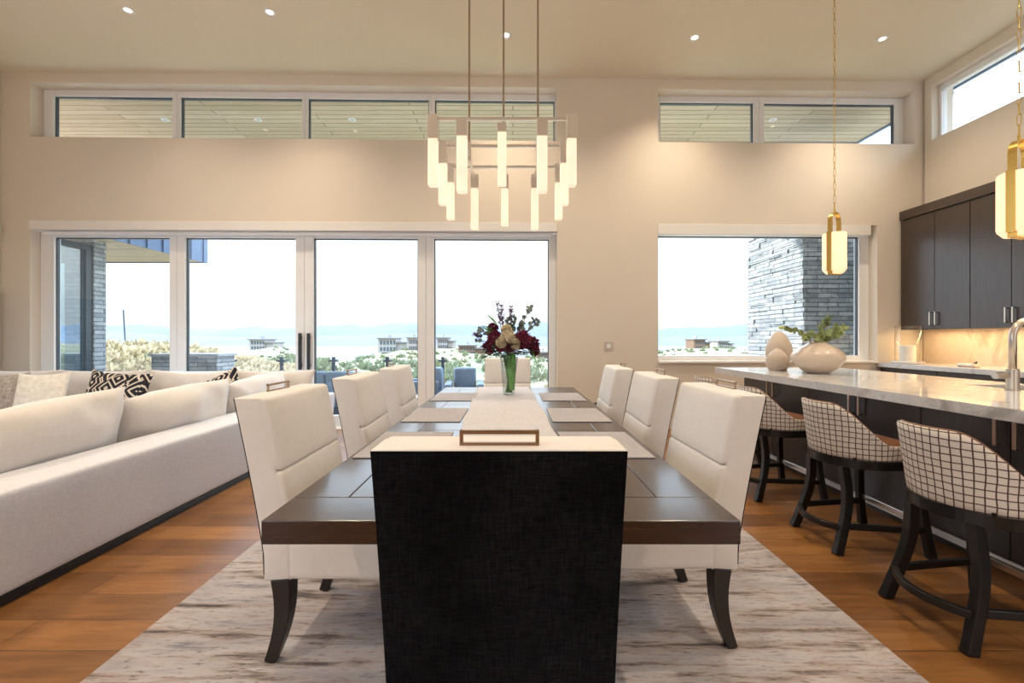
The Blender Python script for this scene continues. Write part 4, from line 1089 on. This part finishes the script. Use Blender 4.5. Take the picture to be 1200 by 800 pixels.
# scrub bushes as individual-looking clumps: countless, one stuff object per kind
def scrub(name, mat, n, region, size, seed, lab, cat):
    r_ = random.Random(seed); g = G()
    for i in range(n):
        x, y = region(r_); z = hgt(x, y); s = size*r_.uniform(.5,1.3)
        for k in range(34):
            d = Vector((r_.gauss(0,1), r_.gauss(0,1), abs(r_.gauss(0,1)))).normalized()
            g.leaf(Vector((x,y,z))+d*s*r_.uniform(.1,.6), (d+Vector((0,0,.5))), s*.55, s*.28, Vector((r_.uniform(-1,1),r_.uniform(-1,1),.3)))
    o = g.out(name, mat); o['kind'] = 'stuff'; tag(o, lab, cat); return o
def reg_bank(r): x = r.gauss(-19, 7); y = r.uniform(14, 34); return x, y
def reg_mid(r): y = r.uniform(30, 190)**1.0; return r.uniform(-.6,.75)*y, y
scrub('dry_scrub', M['dry'], 900, reg_bank, .55, 1, 'dry golden scrub covering the bank outside the left doors', 'scrub')
scrub('green_scrub', M['scrub'], 500, reg_mid, 1.1, 2, 'green brush dotted over the slopes beyond the deck', 'brush')
def shrub(x, y, s, mat, lab, name='lavender_shrub'):
    r_ = random.Random(int(x*10)); g = G(); z = min(hgt(x, y), 0)-.1
    for k in range(420):
        d = Vector((r_.gauss(0,1), r_.gauss(0,1), abs(r_.gauss(0,1)))).normalized(); g.leaf(Vector((x,y,z))+d*s*r_.uniform(.3,.9), d+Vector((0,0,.6)), s*.22, s*.05, Vector((r_.uniform(-1,1),r_.uniform(-1,1),.3)))
    tag(g.out(name, mat), lab, 'shrub')
shrub(-9.6, 10.6, 1.45, M['lav'], 'pale lavender shrub outside beyond the stone column')
shrub(-7.0, 10.6, 1.25, M['lav'], 'pale lavender shrub outside just left of the stone planter')
# small bare pole on the bank
o = G().tube([(0,0,0),(-.15,0,2.6)], .035, 6).out('thin_pole', M['outframe']); o.location = (-24.5, 27, hgt(-24.5,27)-.1); tag(o, 'thin leaning pole on the dry bank outside the leftmost door', 'pole')
# houses on the ridges
def house(px, Y, w, h, lab, kind=0):
    w *= .75; x = (px-CX)/F*Y; z = hgt(x, Y)-.6; t = thing('hillside_house', lab, 'house', (x, Y, z), 0, 'houses on the distant ridge')
    wm = M['house_w'] if kind == 0 else M['house_b']
    G().box(-w/2, w/6, -4, 4, 0, h).box(w/6, w/2, -3, 5, 0, h*.7).out('walls', wm, t)
    G().box(-w/2-.3, w/6+.3, -5, 5, h, h+.4).box(w/6-.4, w/2+.3, -3.8, 5.6, h*.7, h*.7+.4).out('roof', M['house_r'], t)
    G().box(-w*.2, -w*.12, -1, 1, h+.5, h+1.6).out('chimney', M['house_w'], t)
    k = 0
    for i in range(5):
        for zz in (.12, .58):
            xx = -w/2+.8+i*(w*.62/5); G().box(xx, xx+w*.08, -4.06, -4.0, h*zz, h*zz+h*.28).out('window', M['house_g'], t)
house(462, 172, 14, 5.5, 'grey flat roofed hillside house seen through the third glass door')
house(488, 166, 7, 5.0, 'smaller grey hillside house close to the white door post')
house(523, 178, 9, 4.5, 'hillside house at the left edge of the last glass door')
house(553, 160, 12, 3.6, 'low brown hillside house left of the bouquet', 1)
house(640, 150, 9, 3.4, 'low brown hillside house right of the bouquet', 1)
house(818, 172, 9, 4.2, 'dark hillside house seen through the kitchen window', 1)
house(845, 180, 9, 3.2, 'pale hillside house behind the kitchen window, right one')
house(312, 176, 12, 4.2, 'pale hillside house on the green ridge behind the second glass door')

# ------------------------------------------------------------------ light
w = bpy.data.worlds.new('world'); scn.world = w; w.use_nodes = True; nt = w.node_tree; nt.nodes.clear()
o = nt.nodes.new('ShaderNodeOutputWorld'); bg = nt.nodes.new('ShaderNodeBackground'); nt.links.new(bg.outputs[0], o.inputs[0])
tc = nt.nodes.new('ShaderNodeTexCoord'); sp = nt.nodes.new('ShaderNodeSeparateXYZ'); nt.links.new(tc.outputs['Generated'], sp.inputs[0])
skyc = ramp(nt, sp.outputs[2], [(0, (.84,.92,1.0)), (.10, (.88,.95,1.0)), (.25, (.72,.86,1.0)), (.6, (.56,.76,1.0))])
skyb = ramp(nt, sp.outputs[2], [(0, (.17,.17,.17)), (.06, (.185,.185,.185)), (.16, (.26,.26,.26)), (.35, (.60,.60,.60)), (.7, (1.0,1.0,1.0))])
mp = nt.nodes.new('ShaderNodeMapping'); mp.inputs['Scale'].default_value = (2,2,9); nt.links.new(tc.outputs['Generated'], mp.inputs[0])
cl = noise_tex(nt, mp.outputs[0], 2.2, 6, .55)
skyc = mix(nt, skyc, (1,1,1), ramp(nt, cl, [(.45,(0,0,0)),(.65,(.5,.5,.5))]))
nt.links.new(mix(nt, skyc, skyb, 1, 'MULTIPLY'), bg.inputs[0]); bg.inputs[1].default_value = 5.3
sd = bpy.data.lights.new('sun', 'SUN'); sd.energy = 4.5; sd.angle = R(1.2); sd.color = (1,.95,.88)
so = bpy.data.objects.new('sun', sd); COL.objects.link(so); so.rotation_euler = Vector((-.8,.30,.62)).to_track_quat('Z','Y').to_euler()
vs_ = scn.view_settings; vs_.view_transform = 'Standard'; vs_.look = 'None'; vs_.gamma = 1; vs_.use_curve_mapping = False; vs_.exposure = 0.48
